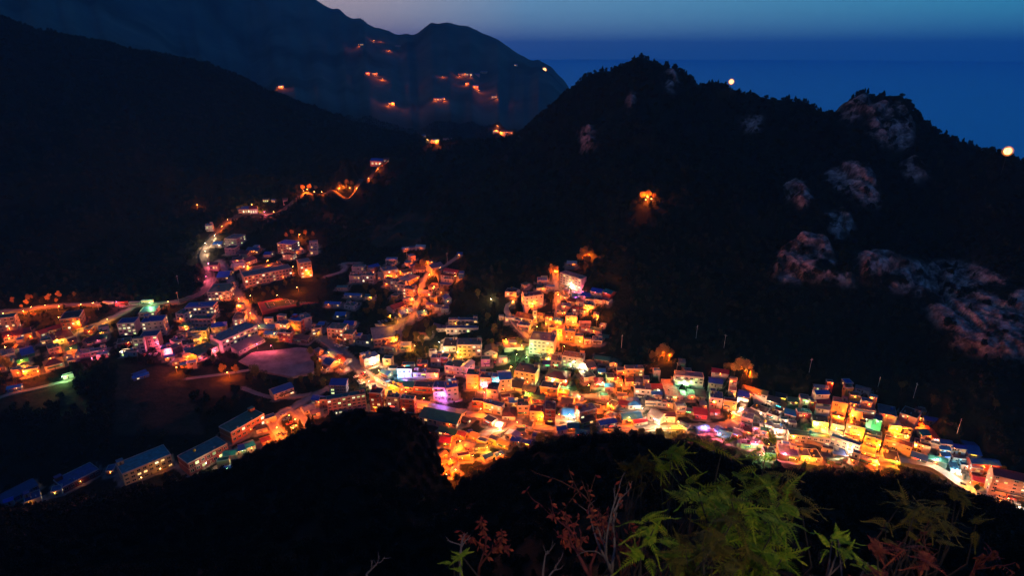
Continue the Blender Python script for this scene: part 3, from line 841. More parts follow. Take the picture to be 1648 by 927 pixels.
FARLAMPS = [(616,126,1.6),(604,119,.8),(592,117,.5),(578,72,.9),(627,80,.9),(601,64,.3),(613,65,.3),(661,55,.3),(713,122,.6),(740,122,.6),(750,119,1.2),(757,122,.8),(750,135,.6),(764,139,1),(770,145,.6),(795,153,1.3),(800,157,.7),(700,160,.5),(707,158,.9),(715,160,.5),(632,166,.7),(625,168,.5),(800,203,1.3),(798,210,.9),(806,214,.9),(815,213,1.1),(825,212,.7),(683,218,1),(688,225,.8),(702,227,1.1),(453,139,.8),(445,141,.4),
 (318,330,1.0),(1042,318,2.6),(1036,322,.9),(1050,321,.8),(612,262,3),(607,272,1.0),(622,258,.9),(488,308,2.2),(497,305,2.4),(508,309,1),(520,309,.8),(545,303,2.4),(555,300,2.8),(565,303,1.1),(575,303,.7),(595,287,.9),(405,330,1.0)]

# ---------------------------------------------------------------- road strips
def drape(name, pts, width, mat, lift=.10, step=3.0, mark=None):
    P = [Vector(hit(u, v)[:3]) for u, v in pts]; C = []
    for i in range(len(P)-1):
        n = max(1, int((P[i+1]-P[i]).length/step))
        p0 = P[max(i-1, 0)]; p3 = P[min(i+2, len(P)-1)]
        for k in range(n):
            t = k/n; C.append(.5*((2*P[i]) + (P[i+1]-p0)*t + (2*p0-5*P[i]+4*P[i+1]-p3)*t*t + (3*P[i]-p0-3*P[i+1]+p3)*t**3))
    C.append(P[-1])
    return strip(name, C, width, mat, lift, mark), C
def strip(name, C, width, mat, lift, mark=None, off=0.0):
    V = []; Fq = []; nn = 5
    for i, c in enumerate(C):
        d = (C[min(i+1, len(C)-1)] - C[max(i-1, 0)]); d.z = 0; d.normalize(); s = Vector((d.y, -d.x, 0))
        hz_ = max(gz_at(c.x + s.x*w_, c.y + s.y*w_) for w_ in (-width/2, 0, width/2))
        for k in range(nn):
            q = c + s*(off + width*(k/(nn-1) - .5)); V.append((q.x, q.y, hz_ + lift))
    b = len(V)
    for i in range(len(C)-1):
        for k in range(nn-1): a = i*nn+k; Fq.append((a, a+1, a+nn+1, a+nn))
    # skirts down into the ground
    for e in (0, nn-1):
        for i in range(len(C)): x, y, z = V[i*nn+e]; V.append((x, y, z-2.5))
        o0 = len(V) - len(C)
        for i in range(len(C)-1): Fq.append((i*nn+e, (i+1)*nn+e, o0+i+1, o0+i))
    return tag(ob(name, fastmesh(name, V, Fq, [mat])), kind='structure')
ROADS = [([(-40,505),(0,503),(40,499),(75,494),(110,491),(170,490),(230,491),(288,486)], 8),
 ([(215,494),(195,505),(165,520),(140,530),(110,545)], 6), ([(288,486),(322,474),(337,456),(334,432),(326,412),(334,392),(350,373),(368,356),(392,346),(420,345),(452,342)], 8),
 ([(452,342),(478,320),(490,313),(530,310),(577,303),(596,287),(606,273),(625,259)], 6), ([(352,420),(368,445),(382,472),(396,495),(412,515),(426,530)], 6),
 ([(520,545),(545,565),(575,590),(598,612),(620,628),(650,645),(690,655)], 9), ([(660,520),(668,495),(676,470),(682,450),(690,440)], 5), ([(690,440),(710,432),(735,414)], 4), ([(634,560),(640,540),(646,515),(640,500)], 6),
 ([(895,560),(896,520),(898,490),(896,465),(893,440)], 5), ([(850,545),(815,500),(828,488)], 4), ([(845,600),(850,620),(855,650),(830,680),(780,700),(740,720),(728,765)], 5),
 ([(690,655),(760,668),(830,682),(900,690),(960,690),(1050,688),(1120,688),(1170,686),(1200,664),(1240,680),(1290,705)], 6), ([(905,640),(960,640),(1000,660),(1035,650),(1033,610)], 4.5),
 ([(1290,705),(1340,720),(1400,740),(1470,745),(1530,770),(1600,810),(1648,850)], 7),
 ([(-30,660),(0,640),(60,625),(115,612)], 4), ([(500,690),(470,660),(440,680),(452,705),(440,735)], 6), ([(470,660),(500,640),(530,625)], 5), ([(300,610),(340,605),(375,600),(400,596)], 3.5), ([(525,445),(548,438),(556,430),(552,424),(580,423)], 4), ([(390,625),(440,640),(500,635)], 3.5)]
ROADLINES = []
for k, (pp, wd) in enumerate(ROADS):
    nm = 'road' if wd > 4.9 else 'lane'
    o, C_ = drape(nm, pp, wd, 'asphalt' if k in (2, 3) else 'concrete', .12); ROADLINES.append((C_, wd))
    if wd >= 8: strip('road_marking', C_, .3, 'paint_yellow', .135)
RL = np.array([(c.x, c.y, w_) for C_, w_ in ROADLINES for c in C_])
ROADBLOCK = (np.zeros((NR, NA)) > 1)
_near = np.zeros(NR*NA, bool); cand = np.nonzero((Rr > 240) & (Rr < 1100))[0]
for s_ in range(0, len(cand), 8000):
    c_i = cand[s_:s_+8000]; d2 = ((TX[c_i][:, None]-RL[:, 0])**2 + (TY[c_i][:, None]-RL[:, 1])**2); _near[c_i] = (d2 < (RL[:, 2]/2+4.5)**2).any(1)
ROADBLOCK = _near.reshape(NR, NA)
def pad(name, quad, mat, lift=.15, skirt=4):
    P = [hit(u, v)[:3] for u, v in quad]; z = sum(p[2] for p in P)/len(P) + lift + .5; n = len(P)
    V = [(p[0], p[1], z) for p in P] + [(p[0], p[1], z-skirt) for p in P]; fs = [tuple(range(n))[::-1]] + [(i, (i+1) % n, n+(i+1) % n, n+i) for i in range(n)]
    me = mesh(name, V, fs, [mat]); me.update(); return tag(ob(name, me), kind='structure'), z, P
_, zt, tp = pad('running_track', [(415,490),(505,466),(519,486),(423,507)], 'track_red')
def inner(P, a, b): return Vector(P[0])*(1-a)*(1-b) + Vector(P[1])*a*(1-b) + Vector(P[2])*a*b + Vector(P[3])*(1-a)*b
def quadsheet(name, P, a0, a1, b0, b1, z, mat):
    vs_ = [inner(P, a0, b0), inner(P, a1, b0), inner(P, a1, b1), inner(P, a0, b1)]; return tag(ob(name, mesh(name, [(q.x, q.y, z) for q in vs_], [(0, 1, 2, 3)], [mat])), kind='structure')
quadsheet('turf_pitch', tp, .1, .9, .14, .82, zt+.01, 'turf')
lm = MB()
def ln(a0, b0, a1, b1, t=.25):
    p = inner(tp, a0, b0); q = inner(tp, a1, b1); d = (q-p); d.z = 0; d.normalize(); s = Vector((-d.y, d.x, 0))*t/2
    lm.face([(p.x-s.x, p.y-s.y, zt+.02), (q.x-s.x, q.y-s.y, zt+.02), (q.x+s.x, q.y+s.y, zt+.02), (p.x+s.x, p.y+s.y, zt+.02)])
for a in ((.14,.2,.86,.2),(.86,.2,.86,.76),(.86,.76,.14,.76),(.14,.76,.14,.2),(.5,.2,.5,.76),(.14,.34,.24,.34),(.24,.34,.24,.62),(.24,.62,.14,.62),(.86,.34,.76,.34),(.76,.34,.76,.62),(.76,.62,.86,.62)): ln(*a)
for k in range(16):
    t0, t1 = k*math.pi/8, (k+1)*math.pi/8; ln(.5+.07*math.cos(t0), .48+.14*math.sin(t0), .5+.07*math.cos(t1), .48+.14*math.sin(t1))
tag(ob('pitch_marking', lm.build('pitch_marking', ['paint_white'])), kind='structure')
pad('playground', [(428,549),(466,556),(505,563),(506,603),(470,610),(420,600),(384,583)], 'sand')
pad('car_park', [(603,522),(640,514),(648,520),(640,535),(610,540)], 'concrete')
pad('courtyard', [(808,545),(860,540),(870,560),(812,568)], 'concrete', .05)

# ---------------------------------------------------------------- shared small meshes
def win_mesh(pane):
    b = MB(); b.box(-.5, .5, -.06, .02, -.5, .5, 0); b.box(-.44, -.03, -.09, -.061, -.42, .42, 1); b.box(.03, .44, -.09, -.061, -.42, .42, 1); return b.build('window', ['frame_white', pane])
WIN = {k: win_mesh(v) for k, v in dict(dark='glass_dark', warm='lit_warm', white='lit_white', green='lit_green', cyan='lit_cyan').items()}
b = MB(); b.box(-.5, .5, -.08, .02, 0, 2.1, 0); b.box(-.4, .4, -.11, -.081, .1, 2.0, 1); DOOR = b.build('door', ['frame_white', 'door_brown'])
def tank_mesh(mat):
    b = MB(); b.tube([(0,0,.3),(0,0,.35),(0,0,1.6),(0,0,1.85)], [.1,.75,.75,.35], 12, 0); [b.box(x-.06, x+.06, y-.06, y+.06, 0, .4, 1) for x in (-.5,.5) for y in (-.5,.5)]; return b.build('water_tank', [mat, 'steel'])
TANKS = [tank_mesh('tank_yellow'), tank_mesh('tank_blue'), tank_mesh('steel')]
b = MB(); b.box(-.5,.5,-.25,.25,0,.8,0); b.box(-.3,.3,-.27,-.251,.12,.7,1); ACU = b.build('air_conditioner', ['frame_white','dark_metal'])
SIGNS = {k: (lambda q: (q.box(-.5,.5,-.16,0,-.5,.5,0), q.box(-.47,.47,-.18,-.161,-.42,.42,1), q.build('shop_sign', ['frame_white', 'sign_'+k]))[2])(MB()) for k in ('red','pink','cyan','green','blue','yellow')}
LIGHTCOL = {O: (1,.125,.004), Y_: (1,.31,.015), Wt: (1,.58,.30), Gr: (.38,1,.32), Pk: (1,.11,.18), Cy: (.08,.75,1), Vi: (.6,.2,1)}
BULB = {O: 'bulb_orange', Y_: 'bulb_orange', Wt: 'bulb_white', Gr: 'bulb_green', Pk: 'bulb_pink', Cy: 'bulb_cyan', Vi: 'bulb_pink'}
LD = {}
def light(col, power, parent, loc, r=.25):
    key = (col, round(power, -1), r)
    if key not in LD:
        l = bpy.data.lights.new('lamp_light', 'POINT'); l.energy = power; l.color = LIGHTCOL[col]; l.shadow_soft_size = r; LD[key] = l
    o = bpy.data.objects.new('lamp_light', LD[key]); COL.objects.link(o); o.parent = parent; o.location = loc; return o
WL = {}
for k in LIGHTCOL: q = MB(); q.box(-.12,.12,-.3,0,-.08,.08,0); q.box(-.1,.1,-.32,-.08,-.2,-.081,1); WL[k] = q.build('wall_lamp', ['dark_metal', BULB[k]])

# ---------------------------------------------------------------- building maker
def roof_mesh(form, W, D, H, mats, pitch=None):
    q = MB(); e = .35
    if form == 'F':
        t = .18; hp = .7
        q.box(-W/2-.1, W/2+.1, -.1, D+.1, H, H+.22, 1)
        q.box(-W/2+t, W/2-t, t, D-t, H+.221, H+.30, 0)
        for x0, x1, y0, y1 in ((-W/2, W/2, 0, t), (-W/2, W/2, D-t, D), (-W/2, -W/2+t, t, D-t), (W/2-t, W/2, t, D-t)): q.box(x0, x1, y0, y1, H+.221, H+hp, 1)
        return q.build('roof', mats)
    r = pitch or min(.26*min(W, D), 2.6)
    x0, x1, y0, y1 = -W/2-e, W/2+e, -e, D+e; z = H+.02; zt_ = H + r; th = .16
    def slab(pts): # pts: top face ccw, thick
        lo = [(p[0], p[1], p[2]-th) for p in pts]; q.face(pts, 0); q.face(lo[::-1], 1); n = len(pts)
        for i in range(n): j = (i+1) % n; q.face([lo[i], lo[j], pts[j], pts[i]], 1)
    if form == 'P':
        ym = D/2; slab([(x0,y0,z),(x1,y0,z),(x1,ym,zt_),(x0,ym,zt_)]); slab([(x0,ym,zt_),(x1,ym,zt_),(x1,y1,z),(x0,y1,z)])
        for x in (-W/2, W/2): q.face([(x,0,H-.1),(x,D,H-.1),(x,ym,zt_-.2)], 2)
    elif form == 'Q':
        slab([(x0,y1,z),(x0,y0,z),(0,y0,zt_),(0,y1,zt_)]); slab([(0,y1,zt_),(0,y0,zt_),(x1,y0,z),(x1,y1,z)])
        for y in (0, D): q.face([(-W/2,y,H-.1),(W/2,y,H-.1),(0,y,zt_-.2)], 2)
    elif form == 'S':
        slab([(x0,y0,z),(x1,y0,z),(x1,y1,zt_),(x0,y1,zt_)])
        for x in (-W/2, W/2): q.face([(x,0,H-.1),(x,D,H-.1),(x,D,zt_-.2)], 2)
        q.face([(-W/2,D,H-.1),(W/2,D,H-.1),(W/2,D,zt_-.2),(-W/2,D,zt_-.2)], 2)
    else:
        if W >= D: k = D/2; a, c = (-W/2+k*.8, D/2, zt_), (W/2-k*.8, D/2, zt_); slab([(x0,y0,z),(x1,y0,z),c,a]); slab([(x1,y1,z),(x0,y1,z),a,c]); slab([(x0,y1,z),(x0,y0,z),a]); slab([(x1,y0,z),(x1,y1,z),c])
        else: k = W/2; a, c = (0, k*.8, zt_), (0, D-k*.8, zt_); slab([(x0,y0,z),(x1,y0,z),a]); slab([(x1,y1,z),(x0,y1,z),c]); slab([(x0,y1,z),(x0,y0,z),a,c]); slab([(x1,y0,z),(x1,y1,z),c,a])
    return q.build('roof', mats)
FOOT = []   # footprints (centre, radius)
BLD = []    # records
rb = random.Random(5)
def zone(u, v):
    best = min(LAMPS, key=lambda l: (l[0]-u)**2 + ((l[1]-v)*1.3)**2); return best
def make_block(root, W, D, H, form, rc, wc, pxm, lit=.35, u=0, v=0, floors=None, deep=5.0, lamp=True, tone=None):
    q = MB(); q.box(-W/2, W/2, 0, D, -deep, H, 0, top=False, bottom=False)
    fl = floors or max(1, int(round(H/3.0))); fh = H/fl
    if fl >= 2:
        for k in range(1, fl): q.box(-W/2-.06, W/2+.06, -.06, D+.06, k*fh-.09, k*fh+.09, 1)   # floor bands
    wall = ob('wall', q.build('wall', ['wall_'+wc, 'trim']), root)
    rm_ = ('flat_' if form == 'F' else 'pitch_')+rc
    if pxm > 1.6 and rb.random() < .38 and W < 17:   # canopy over the entrance
        aw = W*rb.uniform(.35,.8); q = MB(); z1 = min(2.55, fh-.2); q.face([(-aw/2,-1.3,z1-.35),(aw/2,-1.3,z1-.35),(aw/2,-.07,z1),(-aw/2,-.07,z1)], 0); q.face([(-aw/2,-1.3,z1-.42),(-aw/2,-.07,z1-.07),(aw/2,-.07,z1-.07),(aw/2,-1.3,z1-.42)], 0); q.face([(-aw/2,-1.3,z1-.42),(aw/2,-1.3,z1-.42),(aw/2,-1.3,z1-.35),(-aw/2,-1.3,z1-.35)], 0)
        ob('awning', q.build('awning', ['pitch_'+rb.choice('bgrwtmG')]), wall, (rb.uniform(-(W-aw)/2, (W-aw)/2), 0, 0))
    if fl >= 2 and pxm > 1.4 and rb.random() < .4:   # balcony with a rail
        bw = W*rb.uniform(.4,.9); q = MB(); zf = fh*rb.randint(1, fl-1); q.box(-bw/2,bw/2,-1.25,-.07,zf-.14,zf,0); q.box(-bw/2,bw/2,-1.25,-1.17,zf+.001,zf+.95,1); q.box(-bw/2,-bw/2+.08,-1.169,-.07,zf+.001,zf+.95,1); q.box(bw/2-.08,bw/2,-1.169,-.07,zf+.001,zf+.95,1)
        ob('balcony', q.build('balcony', ['trim', rb.choice(['wall_'+wc, 'trim', 'dark_metal'])]), wall, (rb.uniform(-(W-bw)/2, (W-bw)/2), 0, 0))
    roof = ob('roof', roof_mesh(form, W, D, H, [rm_, 'trim', 'wall_'+wc]), root)
    if form == 'F' and W*D > 40 and pxm > 1.2:
        r_ = rb.random()
        if r_ < .55: ob('water_tank', rb.choice(TANKS), roof, (rb.uniform(-W*.3, W*.3), D*rb.uniform(.5,.8), H+.3))
        if rb.random() < .5 and W > 7:
            sw, sd = min(3.2, W*.35), min(3, D*.4); q = MB(); q.box(0, sw, 0, sd, 0, 2.3, 0); q.box(-.15, sw+.15, -.15, sd+.15, 2.301, 2.5, 1); q.box(sw*.3, sw*.6, -.04, -.001, .05, 1.9, 2)
            ob('stair_hut', q.build('stair_hut', ['wall_'+wc, rm_, 'door_brown']), roof, (rb.choice([-W/2+.4, W/2-sw-.4]), D-sd-.4, H+.301))
        for _ in range(rb.choice([0,1,1,2])): ob('air_conditioner', ACU, roof, (rb.uniform(-W*.35, W*.35), rb.uniform(.8, max(.9, D*.4)), H+.301), rb.choice([0, 1.57]))
    litk = tone or {O: ['warm','white'], Y_: ['warm','white'], Wt: ['white','green'], Gr: ['green','white'], Pk: ['white','warm'], Cy: ['cyan','green'], Vi: ['cyan','white']}[zone(u, v)[2]]
    big = W > 17
    def face_windows(width, place, n_max):
        n = max(1, min(n_max, int(width/(3.1 if big else 3.4))))
        st = width/n
        for f in range(fl):
            for k in range(n):
                if f == 0 and place == 'front' and k == n//2: continue
                if not big and rb.random() < .12: continue
                ww = st*.62 if big else min(st*.6, rb.choice([1.3,1.7,2.1])); hh = fh*(.48 if not big else .52)
                m_ = WIN[rb.choice(litk)] if rb.random() < lit else WIN['dark']
                off = -width/2 + st*(k+.5) + (0 if big else rb.uniform(-.2,.2))
                zz = fh*(f+.55)
                if place == 'front': ob('window', m_, wall, (off, 0, zz), 0, (ww, 1, hh))
                elif place == 'right': ob('window', m_, wall, (W/2, D/2+off, zz), math.pi/2, (ww, 1, hh))
                else: ob('window', m_, wall, (-W/2, D/2+off, zz), -math.pi/2, (ww, 1, hh))
    if pxm*W > 10:
        face_windows(W, 'front', 14); face_windows(D, 'right' if u < 824 else 'left', 3 if not big else 5)
    ob('door', DOOR, wall, (0 if W < 20 else rb.uniform(-2,2), 0, 0))
    if lamp and rb.random() < .55:
        z_ = zone(u, v) if rb.random() < .6 else (0, 0, O, 1); wlx = rb.uniform(-W*.35, W*.35)
        wl = ob('wall_lamp', WL[z_[2]], wall, (wlx, 0, 2.6)); light(z_[2], 420*rb.uniform(.3, 2.2)*(.25 if (v > 690 and u < 420) else 1), wl, (0, -.9, -.35), .12)
    if rb.random() < .22 and pxm > 1.8 and v > 560 and u > 560:
        sc_ = {O: ['red','yellow'], Y_: ['yellow','green','red'], Wt: ['cyan','blue','red'], Gr: ['green','yellow'], Pk: ['pink','red','blue'], Cy: ['cyan','blue'], Vi: ['pink','cyan']}[zone(u, v)[2]]
        ob('shop_sign', SIGNS[rb.choice(sc_)], wall, (rb.uniform(-W*.2, W*.2), -.01, min(H-.5, 3.0)), 0, (min(W*.5, 3.2), 1, .7))
    return wall, roof
def survey(sheet, cx, cy, w, h, d, s):
    x0, y0, k = SHEET[sheet]; u = x0 + cx/k; v = y0 + cy/k; w, h, d = w/k, h/k, d/k
    p = hit(u, v)
    if p is None: return None
    x, y, z, t = p; a = math.radians(s); du, dv = math.cos(a)*w/2, math.sin(a)*w/2
    A_ = at_z(u-du, v+dv, z); B_ = at_z(u+du, v-dv, z)
    yaw = math.atan2(B_[1]-A_[1], B_[0]-A_[0]); Wm = math.hypot(B_[0]-A_[0], B_[1]-A_[1])
    yaw = max(min(yaw, 1.05), -1.05)
    rg = math.sqrt(x*x + y*y + (CZ-z)**2); sd = (CZ-z)/rg; cd = math.sqrt(1-sd*sd)
    Hm = h*t/F/cd; Dm = d*t/F/max(sd, .3)
    return u, v, x, y, z, t, yaw, min(Wm, 75), max(Hm, 2.6), max(3.6, min(Dm, 34))
def basez(x, y, yaw, W, D):
    c, s = math.cos(yaw), math.sin(yaw); zs = [gz_at(x + c*a - s*b_, y + s*a + c*b_) for a in (-W/2, 0, W/2) for b_ in (0, D/2, D)]
    return min(gz_at(x, y), zs[1*3]), zs
roots = {}
_XY = None
def terrace(x, y, yaw, W, D, z):
    """cut the slope back to a level terrace under and around a house"""
    r = math.hypot(W, D)/2 + 16; cx_, cy_ = x - math.sin(yaw)*D/2, y + math.cos(yaw)*D/2
    i0, i1 = np.searchsorted(rr, math.hypot(cx_, cy_) - r), np.searchsorted(rr, math.hypot(cx_, cy_) + r); a0 = math.atan2(cx_, cy_); da = r/math.hypot(cx_, cy_)
    j0, j1 = max(0, int((a0-da-_la)/_da)), min(NA, int((a0+da-_la)/_da)+2)
    X = TX.reshape(NR, NA)[i0:i1, j0:j1] - cx_; Y2 = TY.reshape(NR, NA)[i0:i1, j0:j1] - cy_; c, s = math.cos(yaw), math.sin(yaw)
    d = np.hypot(np.maximum(np.abs(X*c+Y2*s)-W/2, 0), np.maximum(np.abs(-X*s+Y2*c)-D/2, 0)); lim = z + .05 + np.maximum(d-1.0, 0)*4.0
    TZg[i0:i1, j0:j1] = np.minimum(TZg[i0:i1, j0:j1], lim)
def add_building(key, cat, u, v, x, y, z, t, yaw, W, H, D, form, rc, wc, floors=None):
    pxm = F/t; zb = min(basez(x, y, yaw, W, D)[1]); zb = max(zb, z-3)
    join = JOIN.get(key) if key else None
    lit = .28 if cat != 'hall' else .2
    if join:
        root = roots[join]; wing = bpy.data.objects.new('wing', None); COL.objects.link(wing); wing.parent = root
        # position relative to the root
        M = Matrix.Translation(root.location) @ Matrix.Rotation(root.rotation_euler.z, 4, 'Z'); L_ = M.inverted() @ Vector((x, y, z-.1)); rz = yaw - root.rotation_euler.z
        bpy.data.objects.remove(wing)
        class R: pass
        q = MB(); fl = max(1, round(H/3.0)); fh = H/fl
        q.box(-W/2, W/2, 0, D, -5, H, 0, top=False, bottom=False)
        for k in range(1, fl): q.box(-W/2-.07, W/2+.07, -.07, D+.07, k*fh-.1, k*fh+.1, 1)
        nm = 'tower' if (cat == 'church' or W < 8) else 'wing'
        wg = ob(nm, q.build(nm, ['wall_'+wc, 'trim']), root, L_, rz)
        ob('roof', roof_mesh(form, W, D, H, [('flat_' if form == 'F' else 'pitch_')+rc, 'trim', 'wall_'+wc]), wg)
        n = max(1, int(W/3.2)); st = W/n; tone = ['white','green']
        for f in range(fl):
            for k in range(n):
                ob('window', WIN[rb.choice(tone)] if rb.random() < .3 else WIN['dark'], wg, (-W/2+st*(k+.5), 0, fh*(f+.55)), 0, (st*.62, 1, fh*.5))
        return root
    root = bpy.data.objects.new(cat, None); COL.objects.link(root); root.location = (x, y, z-.1 if (z-zb) < 1.5 else z-.4); root.rotation_euler = (0, 0, yaw)
    make_block(root, W, D, H, form, rc, wc, pxm, lit=lit, u=u, v=v, floors=floors, deep=6.0)
    c, s = math.cos(yaw), math.sin(yaw); terrace(x, y, yaw, W, D, root.location.z); FOOT.append((x - s*D/2, y + c*D/2, math.hypot(W, D)/2, yaw, W, D))
    if key: roots[key] = root
    BLD.append(dict(root=root, cat=cat, u=u, v=v, W=W, H=H, D=D, form=form, rc=rc, wc=wc, fl=floors or max(1, int(round(H/3.0))), key=key, yaw=yaw))
    return root
ALLROWS = []
for sh, txt in ROWS.items():
    for line in txt.strip().split('\n'):
        a = line.split(); ALLROWS.append((sh, *map(float, a[:6]), *a[6:9]))
ALLROWS.sort(key=lambda r_: (r_[0], int(r_[1]), int(r_[2])) in JOIN)
for sh, cx, cy, w_, h_, d_, s_, form, rc, wc in ALLROWS:
        key = (sh, int(cx), int(cy))
        r_ = survey(sh, cx, cy, w_, h_, d_, s_)
        if r_ is None: print('no ground', key); continue
        u, v, x, y, z, t, yaw, W, H, D = r_
        cat = LANDMARK.get(key) or ('shed' if (form in 'PSQ' and W*D < 45 and H < 3.4) else 'apartment_block' if (H > 8.2 and form == 'F') else 'house')
        add_building(key, cat, u, v, x, y, z, t, yaw, W*.97, H, D*.95, form, rc, wc, FIX.get(key))
# more little houses in the gaps between the surveyed ones
def free(x, y, r):
    for f in FOOT:
        if abs(f[0]-x) < 40 and abs(f[1]-y) < 40:
            dx, dy = x-f[0], y-f[1]; c, s = math.cos(f[3]), math.sin(f[3]); lx, ly = dx*c + dy*s, -dx*s + dy*c
            qx, qy = max(abs(lx)-f[4]/2, 0), max(abs(ly)-f[5]/2, 0)
            if math.hypot(qx, qy) < r: return False
    d2 = (RL[:, 0]-x)**2 + (RL[:, 1]-y)**2
    return not (d2 < (RL[:, 2]/2 + r*.8)**2).any()
GAPS = [[(0,520),(120,530),(120,600),(0,615)],[(590,430),(650,420),(740,415),(748,500),(700,510),(600,480)],[(815,470),(890,440),(985,480),(985,570),(900,580),(815,560)],
        [(590,570),(800,570),(990,580),(1180,600),(1290,640),(1310,620),(1490,670),(1500,745),(1200,730),(1080,690),(900,690),(800,735),(715,770),(710,690),(640,650)],[(250,560),(330,560),(310,600),(280,600)],[(500,560),(560,600),(520,610)],[(440,520),(500,510),(500,540),(440,545)]]
nfill = 0
for trial in range(6000):
    if nfill >= 46: break
    g_ = rb.choice([0,1,2,3,3,3,3,4,5,6]); P_ = GAPS[g_]; u = rb.uniform(min(p[0] for p in P_), max(p[0] for p in P_)); v = rb.uniform(min(p[1] for p in P_), max(p[1] for p in P_))
    if not inpoly([u], [v], P_)[0]: continue
    p = hit(u, v)
    if p is None: continue
    W, D, H = rb.uniform(4, 7), rb.uniform(4, 6), rb.choice([2.7, 3, 3, 5.6])
    if not free(p[0], p[1]+D/2, 3.0): continue
    nb_ = min(BLD, key=lambda b_: (b_['u']-u)**2 + (b_['v']-v)**2)
    add_building(None, 'shed' if W*D < 24 else 'house', u, v, p[0], p[1], p[2], p[3], nb_['yaw'], W, H, D, rb.choice('PPHF'), rb.choice('bnmmGkgrpwb'), rb.choice('wwccppyG')); nfill += 1
print('buildings', len(BLD), 'fill', nfill, 'objects', len(COL.objects))

# ---------------------------------------------------------------- labels
NUMW = {1: 'low', 2: 'two-storey', 3: 'three-storey', 4: 'four-storey', 5: 'five-storey'}
ORDW = ['first','second','third','fourth','fifth','sixth','seventh','eighth','ninth','tenth','eleventh','twelfth','thirteenth','fourteenth','fifteenth','sixteenth','seventeenth','eighteenth','nineteenth','twentieth']
PLACES = [(20,500,'by the pink flats at the far left'),(50,590,'above the dark blue-lit path'),(110,540,'beside the big maroon-roofed house'),(150,565,'below the red brick block'),(240,545,'around the white stepped hotel'),(300,570,'beside the pink-lit lower houses'),
 (350,395,'in the dark cluster beside the bending road'),(335,480,'near the green-roofed restaurant'),(400,560,'beside the sandy playground'),(460,400,'under the orange hilltop lamp'),(450,450,'beside the floodlit school'),(470,540,'behind the sandy playground'),
 (540,500,'in the dark field left of the wooded patch'),(560,470,'near the white villas'),(625,440,'on the left of the orange uphill street'),(690,430,'at the top of the orange uphill street'),(690,490,'at the foot of the orange uphill street'),(735,450,'on the right of the orange uphill street'),
 (530,570,'at the upper end of the main road'),(610,590,'beside the bright main road'),(650,625,'at the lower end of the main road'),(700,560,'below the long two-winged school'),(740,590,'below the green-roofed office block'),(690,610,'behind the tall white twin blocks'),
 (780,610,'among the pink and red lit shops'),(725,650,'beside the big green-roofed hall'),(810,480,'beside the lamp on the upper-left lane'),(880,450,'beside the tall white apartment slabs'),(930,480,'in the upper cluster under the apartment slabs'),(970,490,'at the dark edge of the upper cluster'),
 (860,520,'beside the maroon-roofed church'),(910,540,'above the navy-roofed office block'),(960,560,'at the foot of the wooded slope'),(860,600,'around the green-lit courtyard'),(920,600,'beside the ochre-roofed white block'),(830,650,'in the crowded middle quarter'),(900,650,'beside the orange brick hotel'),
 (740,700,'in the orange-lit gully quarter'),(720,750,'at the bottom of the orange gully'),(800,700,'at the edge of the black wooded hill'),(960,620,'between the courtyard and the yellow-lit house'),(1010,620,'beside the yellow-lit house'),(1000,670,'beside the blue hipped roof'),(1060,620,'by the long grey-roofed block'),
 (1110,610,'beside the navy-roofed pale hotel'),(1160,610,'near the tree lit orange at the back'),(1070,670,'along the white-lit bend'),(1140,670,'around the red-roofed houses'),(1200,660,'beside the blinding white lamp'),(1170,710,'among the mauve roofs at the front'),(1230,690,'on the pale terraces above the trees'),
 (1260,650,'under the grey sheet roofs'),(1330,630,'in the orange-lit back rows'),(1400,650,'at the back edge below the slope'),(1290,670,'above the long curved white hotel'),(1340,680,'behind the long curved white hotel'),(1290,735,'in the front row over the trees'),(1370,700,'beside the yellow-lit flats'),
 (1390,730,'on the lane right of the long white hotel'),(1440,690,'around the glaring orange lamp'),(1440,730,'in the front rows near the right end'),(1500,690,'by the narrow orange alley'),(1530,720,'among the blue roofs at the right end'),(1570,740,'below the tall blue roof'),(1620,770,'at the far right end'),
 (40,800,'in the dark lower-left corner'),(140,770,'left of the lit school in the dark'),(240,740,'in the dark lower-left row'),(340,720,'beside the dark brick school'),(400,700,'near the long green-roofed hall'),(440,700,'around the orange car park'),(490,650,'left of the long pink hotel'),(620,650,'right of the long pink hotel'),(380,740,'below the dark brick school')]
FORMW = {'F': 'flat', 'P': 'gabled', 'Q': 'front-gabled', 'H': 'hipped', 'S': 'sloping'}
CATW = {'house': 'house', 'shed': 'shed', 'apartment_block': 'apartment block', 'hotel': 'hotel', 'hall': 'hall', 'school': 'school building', 'church': 'church', 'office_block': 'office block', 'garage': 'garage'}
def place_of(u, v): return min(PLACES, key=lambda p: (p[0]-u)**2 + ((p[1]-v)*1.25)**2)[2]
def ordinals(items, base, group=None):
    """give every item with the same text its place in the row, read from left to right"""
    d = {}
    for it in items: d.setdefault(base(it), []).append(it)
    for txt, L_ in d.items():
        L_.sort(key=lambda i_: i_['u']); n = len(L_)
        for k, it in enumerate(L_):
            if n == 1: it['root']['label'] = txt
            elif k == 0: it['root']['label'] = txt + ', leftmost'
            elif k == n-1: it['root']['label'] = txt + ', rightmost'
            else: it['root']['label'] = txt + ', %s from left' % ORDW[k]
for b_ in BLD: b_['root']['category'] = CATW[b_['cat']]
GRP = {'house': 'houses of the valley town', 'shed': 'small sheds of the valley town', 'apartment_block': 'apartment blocks of the town'}
for b_ in BLD:
    if b_['cat'] in GRP: b_['root']['group'] = GRP[b_['cat']]
